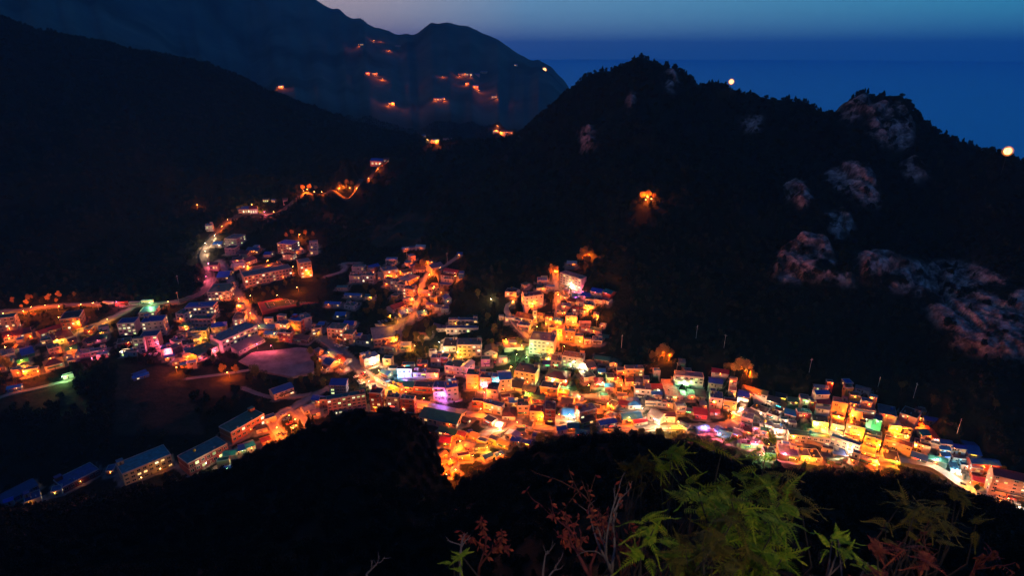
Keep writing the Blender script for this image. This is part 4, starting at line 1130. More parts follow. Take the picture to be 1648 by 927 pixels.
def bld_text(b_):
    a = [NUMW[min(b_['fl'], 5)], WALLS[b_['wc']][0].replace('red brick', 'brick'), CATW[b_['cat']].replace(' building', '').replace('apartment block', 'flats'), 'with', ROOFS[b_['rc']][0].replace('bright ', '').replace(' blue', '').replace('mauve ', 'mauve-'), FORMW[b_['form']], 'roof', place_of(b_['u'], b_['v'])]
    for k in (5, 0):
        if len(' '.join(a).split()) > 12: a[k] = ''
    return ' '.join(' '.join(a).split())
ordinals(BLD, bld_text)

# ---------------------------------------------------------------- street lamps
def make_lamp_meshes(h):
    q = MB(); q.tube([(0,0,-1.5),(0,0,h)], [.10,.07], 6); pole = q.build('pole', ['steel'])
    q = MB(); q.tube([(0,0,h-.1),(.3,0,h+.25),(1.2,0,h+.35)], .045, 5); arm = q.build('arm', ['steel'])
    q = MB(); q.box(1.0,1.75,-.17,.17,h+.28,h+.42,0); head = q.build('lamp_head', ['dark_metal']); return pole, arm, head
LM = make_lamp_meshes(5.2); BM = {}
for k, v_ in BULB.items():
    if v_ not in BM: q = MB(); q.tube([(1.38,0,5.16),(1.38,0,5.3),(1.38,0,5.46)], [.12,.26,.2], 8); BM[v_] = q.build('bulb', [v_])
LR = []
def street_lamp(u, v, col, pw, group='street lamps of the town', y0=240.0):
    # lamp head at (u, v): its foot is the terrain point about 6.6 m lower
    p = hit(u, v, y0)
    if p is None: return None
    for _ in range(3):
        cd = .9; k = F/p[3]; q_ = hit(u, v + 5.2*k*cd, y0); 
        if q_ is None: break
        p = q_
    x, y, z, t = p
    for f in FOOT:   # keep the pole out of the buildings
        if abs(f[0]-x) < 40 and abs(f[1]-y) < 40:
            dx, dy = x-f[0], y-f[1]; c, s = math.cos(f[3]), math.sin(f[3]); lx, ly = dx*c+dy*s, -dx*s+dy*c
            if abs(lx) < f[4]/2+.4 and abs(ly) < f[5]/2+.4:
                ly2 = -f[5]/2 - 1.0; x, y = f[0] + lx*c - ly2*s, f[1] + lx*s + ly2*c
    z = gz_at(x, y); r_ = bpy.data.objects.new('street_lamp', None); COL.objects.link(r_); r_.location = (x, y, z); r_.rotation_euler = (0, 0, rb.uniform(0, 6.28))
    ob('pole', LM[0], r_); ob('arm', LM[1], r_); hd = ob('lamp_head', LM[2], r_); ob('bulb', BM[BULB[col]], hd)
    light(col, LAMPW*pw, hd, (1.38, 0, 4.8), .2)
    r_['category'] = 'street lamp'; r_['group'] = group; LR.append(dict(root=r_, u=u, v=v, col=col)); return r_
for u, v, c_l, pw in LAMPS: street_lamp(u, v, c_l, pw)
for u, v, pw in FARLAMPS:
    far_ = v < 245
    r_ = street_lamp(u, v, O, pw*(2.6 if far_ else 1.1), 'street lamps up the valley' )
ordinals([l for l in LR if l['v'] >= 250 and l['root']['group'] == 'street lamps of the town'], lambda l: '%s street lamp %s' % (l['col'], place_of(l['u'], l['v'])))
def farplace(u, v):
    if v < 90: return 'high on the far blue mountain'
    if v < 132 and u < 680: return 'on the upper left of the far mountain'
    if v < 180: return 'on the middle slope of the far mountain'
    if v < 245: return 'low on the far mountain by the saddle'
    if u > 1000: return 'alone on the knoll of the right-hand mountain'
    if u < 360: return 'alone on the dark left-hand slope'
    return 'along the road climbing out of the valley'
ordinals([l for l in LR if l['root']['group'] == 'street lamps up the valley'], lambda l: 'orange street lamp glowing ' + farplace(l['u'], l['v']))
# floodlights on the ridge
for u, v, y, pw, lab in ((876,123,2450,1,'tiny warm floodlight at the seaward foot of the far mountain'),(1177,131,645,1,'glaring warm floodlight on the middle of the ridge'),(1622,243,455,1,'largest glaring floodlight on the right end of the ridge')):
    p = at_y(u, v, y); g = gz_at(p[0], p[1]); R0 = 9.0 if y > 2000 else (2.9 if u < 1400 else 3.5); h_ = max(p[2]-g, R0*1.02)
    r_ = bpy.data.objects.new('floodlight', None); COL.objects.link(r_); r_.location = (p[0], p[1], g)
    q = MB(); q.tube([(0,0,-2),(0,0,h_-R0)], [.18,.14], 8); ob('mast', q.build('mast', ['dark_metal']), r_)
    def ball(R, zc, n=10): return [(0,0,zc - R*math.cos(math.pi*i/n)) for i in range(n+1)], [max(.02, R*math.sin(math.pi*i/n)) for i in range(n+1)]
    q = MB(); P9, R9 = ball(R0*.74, h_); q.tube(P9, R9, 16); hd = ob('lamp_head', q.build('lamp_head', ['flood'], True), r_)
    q = MB(); 
    for k in range(8): a9 = k*math.pi/4; q.tube([(R0*math.cos(a9)*math.sin(t9), R0*math.sin(a9)*math.sin(t9), h_ - R0*math.cos(t9)) for t9 in [math.pi*i/10 for i in range(11)]], R0*.03, 5)
    ob('halo_ribs', q.build('halo_ribs', ['flood_halo']), hd)  # ribs glow by themselves, standing in for the lamp's orange halo
    tag(r_, lab, 'floodlight', 'floodlights on the ridges')

# ---------------------------------------------------------------- utility poles
PR = []
q = MB(); q.tube([(0,0,-1),(0,0,11)], [.16,.11], 6); PM = q.build('pole', ['trim']); q = MB(); q.box(-1.1,1.1,-.07,.07,9.8,9.95,0); [q.box(x-.06,x+.06,-.06,.06,9.951,10.2,0) for x in (-1,-.4,.4,1)]; XM = q.build('crossarm', ['trim'])
for u, v in [(288,487),(160,503),(709,458),(720,424),(1088,605),(1302,600),(1411,630),(1540,698),(1120,545),(655,415),(1470,640),(1165,560),(288,460),(1000,560)]:
    p = hit(u, v)
    if p is None: continue
    r_ = bpy.data.objects.new('utility_pole', None); COL.objects.link(r_); r_.location = p[:3]; ob('pole', PM, r_); ob('crossarm', XM, r_, rz=rb.uniform(0, 3))
    tag(r_, None, 'utility pole', 'utility poles along the town edge'); PR.append(dict(root=r_, u=u, v=v))
ordinals(PR, lambda l: 'slim pale utility pole ' + place_of(l['u'], l['v']))

# ---------------------------------------------------------------- vehicles
def car_meshes():
    q = MB(); W2 = .85
    prof = [(-2.1,.35),(-2.15,.8),(-1.3,.95),(1.9,.95),(2.1,.85),(2.1,.35)]
    for sgn in (1,):
        q.face([(x, -W2, z) for x, z in prof][::-1], 0); q.face([(x, W2, z) for x, z in prof], 0)
    for i in range(len(prof)): a, c = prof[i], prof[(i+1) % len(prof)]; q.face([(a[0],-W2,a[1]),(a[0],W2,a[1]),(c[0],W2,c[1]),(c[0],-W2,c[1])], 0)
    q.box(-.35,1.15,-.68,.68,1.38,1.43,0)
    return q
def glass_mesh():
    q = MB(); lo = [(-.95,-.78,.951),(1.7,-.78,.951),(1.7,.78,.951),(-.95,.78,.951)]; hi = [(-.35,-.66,1.379),(1.15,-.66,1.379),(1.15,.66,1.379),(-.35,.66,1.379)]
    for i in range(4): j = (i+1) % 4; q.face([lo[i], lo[j], hi[j], hi[i]], 0)
    return q.build('windows', ['glass_dark'])
q = MB(); q.tube([(0,-.1,0),(0,.1,0)], .32, 12); WHEEL = q.build('wheel', ['rubber']); GL = glass_mesh()
CARC = {'white': (.6,.6,.6), 'silver': (.35,.36,.38), 'black': (.02,.02,.022), 'red': (.35,.02,.02), 'blue': (.03,.08,.3), 'grey': (.12,.12,.13)}
CM = {}
for k, c in CARC.items(): mat_surface('car_'+k, c, .3, .1, stain=.1, bump=0); CM[k] = car_meshes().build('body', ['car_'+k])
CR_ = []
def car(x, y, z, rz, u, v):
    k = rb.choice(list(CARC)+['white','white','silver']); r_ = bpy.data.objects.new('parked_car', None); COL.objects.link(r_); r_.location = (x, y, z); r_.rotation_euler = (0,0,rz)
    ob('body', CM[k], r_); ob('windows', GL, r_)
    for wx in (-1.35, 1.3):
        for wy in (-.78, .78): ob('wheel', WHEEL, r_, (wx, wy, .32))
    tag(r_, None, 'car', 'cars parked in the town'); CR_.append(dict(root=r_, u=u, v=v, col=k))
def car_row(u0, v0, u1, v1, n, turn=90, jitter=.3):
    for i in range(n):
        f = (i+.5)/n; u, v = u0 + (u1-u0)*f, v0 + (v1-v0)*f; p = hit(u, v)
        if p is None: continue
        a = at_z(u0, v0, p[2]); c = at_z(u1, v1, p[2]); an = math.atan2(c[1]-a[1], c[0]-a[0]) + math.radians(turn)
        if any(abs(c_['root'].location.x-p[0]) < 2.2 and abs(c_['root'].location.y-p[1]) < 2.6 for c_ in CR_): continue
        c0, s0 = math.cos(an), math.sin(an)
        if any((lambda dx, dy, f_: abs(dx*math.cos(f_[3])+dy*math.sin(f_[3])) < f_[4]/2+1.2 and abs(-dx*math.sin(f_[3])+dy*math.cos(f_[3])) < f_[5]/2+1.2)(p[0]-f_[0], p[1]-f_[1], f_) for f_ in FOOT if abs(f_[0]-p[0]) < 45 and abs(f_[1]-p[1]) < 45): continue
        if rb.random() < .9: car(p[0], p[1], p[2]+.16, an + rb.uniform(-.06,.06) + (math.pi if rb.random() < .5 else 0), u, v)
car_row(606,537,640,531,6); car_row(608,520,640,513,6); car_row(572,606,590,626,6); car_row(583,601,600,618,5); car_row(540,556,560,562,4, 80)
car_row(455,668,470,688,6); car_row(448,700,470,700,5,60); car_row(462,676,478,694,5); car_row(436,716,446,726,3); car_row(1608,800,1640,845,10,70); car_row(1622,798,1650,830,8,70)
car_row(795,583,812,584,4); car_row(745,568,765,566,3,20); car_row(860,578,878,572,3); car_row(905,590,940,598,6,30); car_row(750,690,765,705,4); car_row(230,573,262,571,7); car_row(590,566,598,572,2); car_row(1540,778,1556,784,3,10); car_row(380,496,396,512,4,0)
ordinals(CR_, lambda l: 'parked %s car %s' % (l['col'], place_of(l['u'], l['v'])))
# buses and lorries standing on the hillside road
q = MB(); q.box(-5,5,-1.2,1.2,.5,3.1,0); BUSB = q
VR = []
for u, v, c, nm in ((175,491,'white','white coach at the junction on the left hillside road'),(197,492,'red','red coach second in the line on the hillside road'),(218,491,'silver','silver coach beside the green-lit verge'),(238,488,'white','white coach last in the line by green light')):
    p = hit(u, v); d0, d1 = hit(u-6, v+.3), hit(u+6, v-.3); an = math.atan2(d1[1]-d0[1], d1[0]-d0[0])
    r_ = bpy.data.objects.new('coach', None); COL.objects.link(r_); r_.location = (p[0], p[1], p[2]+.2); r_.rotation_euler = (0,0,an)
    q = MB(); q.box(-5,5,-1.2,1.2,.45,3.0,0); q.box(-4.8,4.8,-1.1,1.1,3.001,3.15,0); ob('body', q.build('body', ['car_'+c]), r_)
    q = MB(); q.box(-4.6,4.6,-1.24,-1.201,1.6,2.5,0); q.box(-4.6,4.6,1.201,1.24,1.6,2.5,0); q.box(5.001,5.04,-1,1,1.3,2.6,0); ob('windows', q.build('windows', ['lit_warm' if c == 'white' else 'glass_dark']), r_)
    for wx in (-3.2, 3.2):
        for wy in (-1.1, 1.1): ob('wheel', WHEEL, r_, (wx, wy, .5), sc=(1.5,1.2,1.5))
    for wy in (-.9,.9): q = MB(); q.box(-5.05,-5.001,wy-.15,wy+.15,.8,1.0,0); ob('tail_light', q.build('tail_light', ['tail_red']), r_)
    tag(r_, nm, 'coach', 'coaches on the hillside road')

# ---------------------------------------------------------------- single trees
TR = []
CROWNS = {}
def tree(u, v, h, kind='leaf_tree', shape='round', n=1500, lab=None, y0=240.0):
    p = hit(u, v-(4 if kind == 'leaf_lamplit' and y0 > 200 else 0), y0)
    if p is None: return
    key = (kind, shape, n, rb.randrange(3))
    if key not in CROWNS: CROWNS[key] = crown_mesh('crown', n, 1.0, 1.15 if shape == 'round' else 1.7, .085, 900+len(CROWNS), kind, 0, shape)
    r_ = bpy.data.objects.new('tree', None); COL.objects.link(r_); r_.location = p[:3]; r_.rotation_euler = (0,0,rb.uniform(0,6.28))
    q = MB(); q.tube([(0,0,-.6),(.1,0,h*.3),(0,.15,h*.75)], [h*.035,h*.028,h*.01], 7)
    for k in range(4): a = k*1.6+.4; q.tube([(0,0,h*(.3+.08*k)),(math.cos(a)*h*.17, math.sin(a)*h*.17, h*(.5+.08*k))], [h*.014,h*.005], 5)
    ob('trunk', q.build('trunk', ['bark']), r_); ob('crown', CROWNS[key], r_, (0,0,h*.62), sc=(h*.4, h*.4, h*.38) if shape == 'round' else (h*.3,h*.3,h*.3))
    tag(r_, None, 'tree', 'trees in and around the town'); TR.append(dict(root=r_, u=u, v=v, kind=kind, shape=shape, lab=lab)); return r_

# lit trees under lamps
for u, v, h, kd in [(681,438,9,'leaf_lamplit'),(673,440,7,'leaf_lamplit'),(940,424,11,'leaf_lamplit'),(946,432,9,'leaf_lamplit'),(933,428,8,'leaf_lamplit'),(888,446,8,'leaf_lamplit'),(895,447,7,'leaf_lamplit'),(1068,581,10,'leaf_lamplit'),(1060,584,9,'leaf_lamplit'),(1077,585,8,'leaf_lamplit'),(1050,586,7,'leaf_lamplit'),
  (1192,604,10,'leaf_lamplit'),(1182,608,8,'leaf_lamplit'),(1202,607,9,'leaf_lamplit'),(1170,604,7,'leaf_lamplit'),(1210,618,7,'leaf_lamplit'),(620,512,9,'leaf_olive'),(612,508,8,'leaf_olive'),(628,516,8,'leaf_olive'),(640,508,7,'leaf_olive'),(705,452,8,'leaf_lamplit'),(712,484,8,'leaf_lamplit'),(718,478,7,'leaf_lamplit'),
  (25,492,7,'leaf_lamplit'),(70,485,7,'leaf_lamplit'),(52,486,7,'leaf_lamplit'),(84,484,7,'leaf_lamplit'),(100,485,7,'leaf_lamplit'),(118,484,6,'leaf_lamplit'),(38,510,6,'leaf_lamplit'),(50,512,6,'leaf_lamplit'),(45,494,7,'leaf_lamplit'),(62,492,6,'leaf_lamplit'),(78,490,6,'leaf_lamplit'),(92,489,6,'leaf_lamplit'),(35,497,5,'leaf_lamplit'),(120,525,6,'leaf_olive'),(110,520,6,'leaf_olive'),(470,384,7,'leaf_lamplit'),(492,384,7,'leaf_lamplit'),(505,386,6,'leaf_lamplit'),(462,388,6,'leaf_lamplit'),
  (487,312,8,'leaf_lamplit'),(498,311,8,'leaf_lamplit'),(508,311,7,'leaf_lamplit'),(548,307,8,'leaf_lamplit'),(558,305,9,'leaf_lamplit'),(566,306,8,'leaf_lamplit'),(385,340,8,'leaf_olive'),(376,344,7,'leaf_olive'),(1035,326,7,'leaf_lamplit'),(1044,325,8,'leaf_lamplit'),(1052,326,6,'leaf_lamplit'),(360,606,7,'leaf_lamplit'),(380,606,6,'leaf_lamplit'),
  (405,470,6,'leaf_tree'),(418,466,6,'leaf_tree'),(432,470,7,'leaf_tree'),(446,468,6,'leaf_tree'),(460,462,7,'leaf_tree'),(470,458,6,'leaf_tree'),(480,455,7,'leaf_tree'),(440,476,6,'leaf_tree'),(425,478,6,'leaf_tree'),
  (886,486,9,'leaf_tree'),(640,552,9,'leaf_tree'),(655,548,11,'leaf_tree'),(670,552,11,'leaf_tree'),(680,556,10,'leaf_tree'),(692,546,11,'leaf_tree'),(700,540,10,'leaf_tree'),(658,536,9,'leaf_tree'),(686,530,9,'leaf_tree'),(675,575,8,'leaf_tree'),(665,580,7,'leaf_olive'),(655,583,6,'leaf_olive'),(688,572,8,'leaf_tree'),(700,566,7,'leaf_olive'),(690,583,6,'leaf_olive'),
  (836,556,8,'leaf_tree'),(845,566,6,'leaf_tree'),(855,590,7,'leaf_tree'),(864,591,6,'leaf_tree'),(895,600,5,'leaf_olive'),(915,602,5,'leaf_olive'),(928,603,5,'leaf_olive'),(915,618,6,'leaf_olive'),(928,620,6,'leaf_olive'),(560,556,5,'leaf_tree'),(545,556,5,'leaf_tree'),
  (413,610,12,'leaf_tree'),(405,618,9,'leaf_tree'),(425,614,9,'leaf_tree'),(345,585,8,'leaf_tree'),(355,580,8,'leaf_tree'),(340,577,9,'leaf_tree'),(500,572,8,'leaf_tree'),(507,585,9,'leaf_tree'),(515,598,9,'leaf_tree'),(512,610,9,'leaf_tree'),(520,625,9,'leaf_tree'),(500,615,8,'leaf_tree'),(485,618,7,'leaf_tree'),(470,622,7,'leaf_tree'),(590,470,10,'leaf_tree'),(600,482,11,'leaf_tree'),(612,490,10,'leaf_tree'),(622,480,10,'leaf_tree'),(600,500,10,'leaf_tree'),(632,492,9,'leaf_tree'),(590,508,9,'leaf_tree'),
  (480,495,6,'leaf_tree'),(492,498,6,'leaf_tree'),(504,500,6,'leaf_tree'),(470,508,5,'leaf_tree'),(455,512,5,'leaf_tree'),(770,480,9,'leaf_tree'),(785,520,10,'leaf_tree'),(795,540,10,'leaf_tree'),(790,560,9,'leaf_tree'),(805,570,8,'leaf_tree'),(15,600,9,'leaf_lamplit'),(5,596,9,'leaf_lamplit'),(130,560,6,'leaf_tree'),
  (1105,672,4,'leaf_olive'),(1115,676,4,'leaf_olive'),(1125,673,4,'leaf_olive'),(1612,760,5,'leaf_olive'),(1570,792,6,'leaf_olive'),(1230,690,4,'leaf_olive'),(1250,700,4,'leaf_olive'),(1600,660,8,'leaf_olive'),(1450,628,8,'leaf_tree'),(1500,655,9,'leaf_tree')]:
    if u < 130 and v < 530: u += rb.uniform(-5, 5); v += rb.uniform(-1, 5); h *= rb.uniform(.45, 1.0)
    tree(u, v, h*(1.25 if kd == 'leaf_lamplit' else 1), kd, 'round', 700 if v < 400 else 1500)
# pointed trees breaking the outline of the near hill
for u, v, h in [(486,700,12),(468,706,9),(505,688,9),(500,700,8)]: tree(u, v, h, 'leaf_tree', 'cone', 1500, 'dark pointed fir', 150.0)
for u, v, h in [(1060,706,8),(1090,712,8),(1120,722,9),(1150,730,9),(1175,740,9),(1030,705,8),(1205,752,8),(1195,745,7),(870,716,9),(955,704,8),(1380,765,8),(1450,765,8),(760,772,8),(735,780,8),(1500,778,7)]:
    tree(u, v, h, 'leaf_tree', 'round', 2000, 'dark leafy tree on the black wooded hill', 90.0)
def treelab(t):
    if t['lab'] == 'dark pointed fir': return 'dark pointed fir on the crest of the near hill'
    if t['lab']: return t['lab']
    k = {'leaf_lamplit': 'orange-lit tree', 'leaf_olive': 'yellow-green lit tree', 'leaf_tree': 'dark round tree'}[t['kind']]
    if t['v'] < 345: return k + (' alone on the right-hand knoll' if t['u'] > 1000 else ' along the road climbing out of the valley')
    return k + ' ' + place_of(t['u'], t['v'])
ordinals(TR, treelab)
# small lit houses up the valley and on the far mountain
FH = []
for u, v, w_, h_, col in [(606,268,22,9,'white'),(622,262,8,6,'white'),(397,345,13,9,'white'),(409,346,12,10,'white'),(388,343,8,6,'white'),(428,326,9,5,'green'),(440,326,6,4,'warm'),(460,330,7,8,'dark'),(665,402,12,4,'dark'),(652,404,10,4,'dark'),(345,436,14,10,'warm'),
   (582,73,6,3,'warm'),(603,120,10,3,'warm'),(592,119,6,2.5,'warm'),(745,122,14,4,'warm'),(755,122,10,4,'white'),(768,122,8,3,'dark'),(752,136,6,3,'warm'),(766,142,8,4,'warm'),(795,158,8,4,'warm'),(705,162,14,4,'warm'),(712,160,8,3,'warm'),(630,168,10,3,'warm'),(798,214,10,5,'warm'),(808,218,12,6,'warm'),(820,216,10,4,'warm'),(690,230,9,4,'warm'),(701,231,10,5,'warm'),(682,222,6,4,'warm'),(452,141,8,3,'white'),(778,118,10,3,'dark'),(640,75,8,2,'dark'),(720,226,14,3,'dark'),(830,106,5,2.5,'warm')]:
    p = hit(u, v)
    if p is None: continue
    x, y, z, t = p; k = t/F; W, H, D = w_*k, h_*k, w_*k*.6; r_ = bpy.data.objects.new('house', None); COL.objects.link(r_); r_.location = (x, y, z); r_.rotation_euler = (0,0,rb.uniform(-.3,.3))
    q = MB(); q.box(-W/2, W/2, 0, D, -8, H, 0, top=False); wl = ob('wall', q.build('wall', ['wall_'+rb.choice('wcp')]), r_); ob('roof', roof_mesh('P', W, D, H, ['pitch_'+rb.choice('nmkb'), 'trim', 'wall_w'], pitch=H*.4), r_)
    for a in (-.3, 0, .3): ob('window', WIN[col] if rb.random() < .7 else WIN['dark'], wl, (W*a, 0, H*.55), 0, (W*.16, 2, H*.4))
    tag(r_, None, 'house', 'far houses up the valley'); FH.append(dict(root=r_, u=u, v=v))
ordinals(FH, lambda l: 'small lit gabled house ' + farplace(l['u'], l['v']) if l['v'] < 345 else 'small pale shed in the dark ' + place_of(l['u'], l['v']))
# blue sheds and the sheet-roofed shelter in the dark meadow
for u, v, lab, s_ in ((228,610,'small blue-roofed greenhouse alone in the dark meadow',20),):
    p = hit(u, v); r_ = bpy.data.objects.new('greenhouse', None); COL.objects.link(r_); r_.location = p[:3]; r_.rotation_euler = (0,0,.7)
    q = MB(); q.box(-5,5,0,4.5,-1,1.9,0,top=False); w1 = ob('wall', q.build('wall', ['wall_b']), r_); ob('roof', roof_mesh('P', 10, 4.5, 1.9, ['pitch_b','trim','wall_b']), r_); ob('door', DOOR, w1, (2,0,0), sc=(1,1,.85)); ob('window', WIN['white'], w1, (-2,0,1), sc=(1.6,1,.8))
    tag(r_, lab, 'greenhouse')

tme.vertices.foreach_set('co', np.stack([TX, TY, TZg.ravel()], 1).astype(np.float32).ravel()); tme.update()
TZ = TZg.ravel()
# paved ground follows the houses, lanes and yards that are really there
_cand = np.nonzero((Rr > 240) & (Rr < 1150))[0]; paved = np.zeros(NR*NA); blocked = np.zeros(NR*NA, bool)
FA = np.array([(f[0], f[1], math.cos(f[3]), math.sin(f[3]), f[4]/2, f[5]/2) for f in FOOT])
_gr, _ga = np.gradient(TZ.reshape(NR, NA)); SLOPE = np.hypot(_gr/DRR, _ga/(RR*_da)).ravel(); print('slope', np.percentile(SLOPE[_cand], [10,50,90,99]))
PADS = [ground_poly(q_, 5) for q_ in ([(410,486),(508,460),(526,486),(423,515)],[(424,545),(466,552),(510,560),(512,606),(470,614),(418,604),(378,583)],[(598,518),(642,508),(652,520),(642,540),(608,545)],[(808,545),(862,538),(872,562),(808,570)])]
for s_ in range(0, len(_cand), 6000):
    c_i = _cand[s_:s_+6000]; X, Y2 = TX[c_i][:, None], TY[c_i][:, None]
    dx, dy = X-FA[:, 0], Y2-FA[:, 1]; lx, ly = dx*FA[:, 2]+dy*FA[:, 3], -dx*FA[:, 3]+dy*FA[:, 2]
    dd = np.hypot(np.maximum(np.abs(lx)-FA[:, 4], 0), np.maximum(np.abs(ly)-FA[:, 5], 0)); ds = np.sort(dd, 1)[:, :2]; d1 = ds[:, 0]
    dr_ = (np.sqrt((X-RL[:, 0])**2 + (Y2-RL[:, 1])**2) - RL[:, 2]/2).min(1)
    wob = fbm(TX[c_i]/7, TY[c_i]/7, 3)*2.2
    inside = built[c_i] > .5
    paved[c_i] = np.clip((np.where(inside, 3.0, 1.2) + wob - np.minimum(d1, dr_*1.3+.6))/1.0, 0, 1)*np.clip((1.0-SLOPE[c_i])/.25, 0, 1)
    blocked[c_i] = (d1 < 3.0) | (dr_ < 3.0) | (inside & (ds[:, 1] < 7.5) & (SLOPE[c_i] < 1.0))
for q_ in PADS: blocked |= inpoly(TX, TY, q_)
tme.attributes['built'].data.foreach_set('value', paved.astype(np.float32))
BLOCK = blocked.reshape(NR, NA)

# forest: instanced crowns over the slopes nobody could count
def forest(name, P, sc, seed, dense=False):
    me = bpy.data.meshes.new(name); me.vertices.add(len(P)); me.vertices.foreach_set('co', np.asarray(P, np.float32).ravel())
    at = me.attributes.new('tree_scale', 'FLOAT', 'POINT'); at.data.foreach_set('value', np.asarray(sc, np.float32)); at2 = me.attributes.new('tree_turn', 'FLOAT', 'POINT'); at2.data.foreach_set('value', rng.uniform(0, 6.28, len(P)).astype(np.float32))
    o = ob(name, me); g = bpy.data.node_groups.new(name, 'GeometryNodeTree'); g.interface.new_socket('Geometry', in_out='INPUT', socket_type='NodeSocketGeometry'); g.interface.new_socket('Geometry', in_out='OUTPUT', socket_type='NodeSocketGeometry')
    gi_ = g.nodes.new('NodeGroupInput'); go = g.nodes.new('NodeGroupOutput'); ip = g.nodes.new('GeometryNodeInstanceOnPoints'); j = g.nodes.new('GeometryNodeJoinGeometry')
    for q in range(4):
        src = bpy.data.objects.new('crown_source', crown_mesh('forest_crown', 1500 if dense else 260, 3.3, 3.0 + q*.5, .24 if dense else .55, seed+q, 'leaf_forest', 2.2, 'cone' if q == 3 else 'round'))
        oi = g.nodes.new('GeometryNodeObjectInfo'); oi.inputs['Object'].default_value = src; oi.inputs['As Instance'].default_value = True
        g.links.new(oi.outputs['Geometry'], j.inputs[0])
    ri = g.nodes.new('FunctionNodeRandomValue'); ri.data_type = 'INT'; ri.inputs[4].default_value = 0; ri.inputs[5].default_value = 3
    g.links.new(gi_.outputs[0], ip.inputs['Points']); g.links.new(j.outputs[0], ip.inputs['Instance']); ip.inputs['Pick Instance'].default_value = True; g.links.new(ri.outputs[2], ip.inputs['Instance Index'])
    na = g.nodes.new('GeometryNodeInputNamedAttribute'); na.data_type = 'FLOAT'; na.inputs[0].default_value = 'tree_scale'; g.links.new(na.outputs[0], ip.inputs['Scale'])
    nb = g.nodes.new('GeometryNodeInputNamedAttribute'); nb.data_type = 'FLOAT'; nb.inputs[0].default_value = 'tree_turn'; cx = g.nodes.new('ShaderNodeCombineXYZ'); g.links.new(nb.outputs[0], cx.inputs[2]); g.links.new(cx.outputs[0], ip.inputs['Rotation'])
    g.links.new(ip.outputs[0], go.inputs[0]); md = o.modifiers.new('scatter', 'NODES'); md.node_group = g
    return tag(o, kind='stuff')
area = (RR[:-1, :-1]*_da)*(np.diff(RR, axis=0)[:, :-1]); spdum = 0; cells = np.arange(area.size)
rk_ = (rockb.reshape(NR, NA) > .3)[:-1, :-1].ravel(); fl_ = (fieldm.reshape(NR, NA) > .5)[:-1, :-1].ravel()
rc = RR[:-1, :-1].ravel(); tz_ = TZ.reshape(NR, NA)[:-1, :-1].ravel()
spacing = np.where(rc < 240, 3.6, np.where(rc < 650, 5.6, 7.0)); pr = area.ravel()/spacing**2*np.sqrt(1+np.minimum(SLOPE.reshape(NR, NA)[:-1, :-1].ravel(), 2.5)**2)
uc, vc = U_.reshape(NR, NA)[:-1, :-1].ravel(), V_.reshape(NR, NA)[:-1, :-1].ravel()
ok = (rng.random(area.size) < pr) & ~BLOCK[:-1, :-1].ravel() & (rc > 9) & (rc < 1500) & (tz_ > -60) & (uc > -160) & (uc < 1820) & (vc < 1150)
ok &= ~(rk_ & (rng.random(area.size) < .88)) & ~(fl_ & (rng.random(area.size) < .985))
ci = np.nonzero(ok)[0]; ii, jj = np.divmod(ci, NA-1); base = ii*NA + jj; jr = rng.uniform(-.5, .5, (len(ci), 2))
fx = TX[base] + jr[:, 0]*2; fy = TY[base] + jr[:, 1]*2; fz = np.array([gz_at(a, b) for a, b in zip(fx, fy)]); fr = np.hypot(fx, fy)
near = fr < 235
inb = built.reshape(NR, NA)[:-1, :-1].ravel()[ci] > .5
sc = rng.uniform(.6, 1.2, len(fx))*np.where(inb, .5, 1)*np.where(near, .72, 1.0)*np.clip(fr/110, .2, 1)
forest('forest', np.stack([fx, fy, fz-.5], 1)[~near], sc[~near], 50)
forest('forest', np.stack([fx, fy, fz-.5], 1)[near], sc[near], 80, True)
print('forest', near.sum(), (~near).sum())

# ---------------------------------------------------------------- plants in front of the viewpoint
def frond(r, L_, n, wid, droop):
    """one compound leaf along +X: paired leaflets on a thin curved midrib"""
    V = []; Fq = []; 
    for i in range(n):
        t = (i+.6)/n; x = L_*t; z = -droop*t*t; ll = wid*math.sin(math.pi*min(1, .25+.75*t))**.7*(1.05-.35*t)
        for sd in (-1, 1):
            a = math.radians(62 - 22*t)*sd; dx, dy = math.cos(a), math.sin(a); px, py = -dy, dx; w_ = ll*.12; tw = r.uniform(-.25, .25)
            b0 = len(V); V += [(x, 0, z), (x+dx*ll*.4+px*w_, dy*ll*.4+py*w_, z+.06*ll+tw*w_), (x+dx*ll, dy*ll, z-.18*ll), (x+dx*ll*.4-px*w_, dy*ll*.4-py*w_, z+.06*ll-tw*w_)]; Fq.append((b0, b0+1, b0+2, b0+3))
    b0 = len(V); V += [(L_*.95,0,-droop*.9), (L_*1.05, wid*.15, -droop), (L_+wid*.8, 0, -droop*1.15), (L_*1.05, -wid*.15, -droop)]; Fq.append((b0,b0+1,b0+2,b0+3))
    m0 = 0.006
    for i in range(6):
        t0, t1 = i/6, (i+1)/6; b0 = len(V); V += [(L_*t0,-m0,-droop*t0*t0+.002),(L_*t0,m0,-droop*t0*t0+.002),(L_*t1,m0,-droop*t1*t1+.002),(L_*t1,-m0,-droop*t1*t1+.002)]; Fq.append((b0,b0+1,b0+2,b0+3))
    return np.array(V), np.array(Fq)
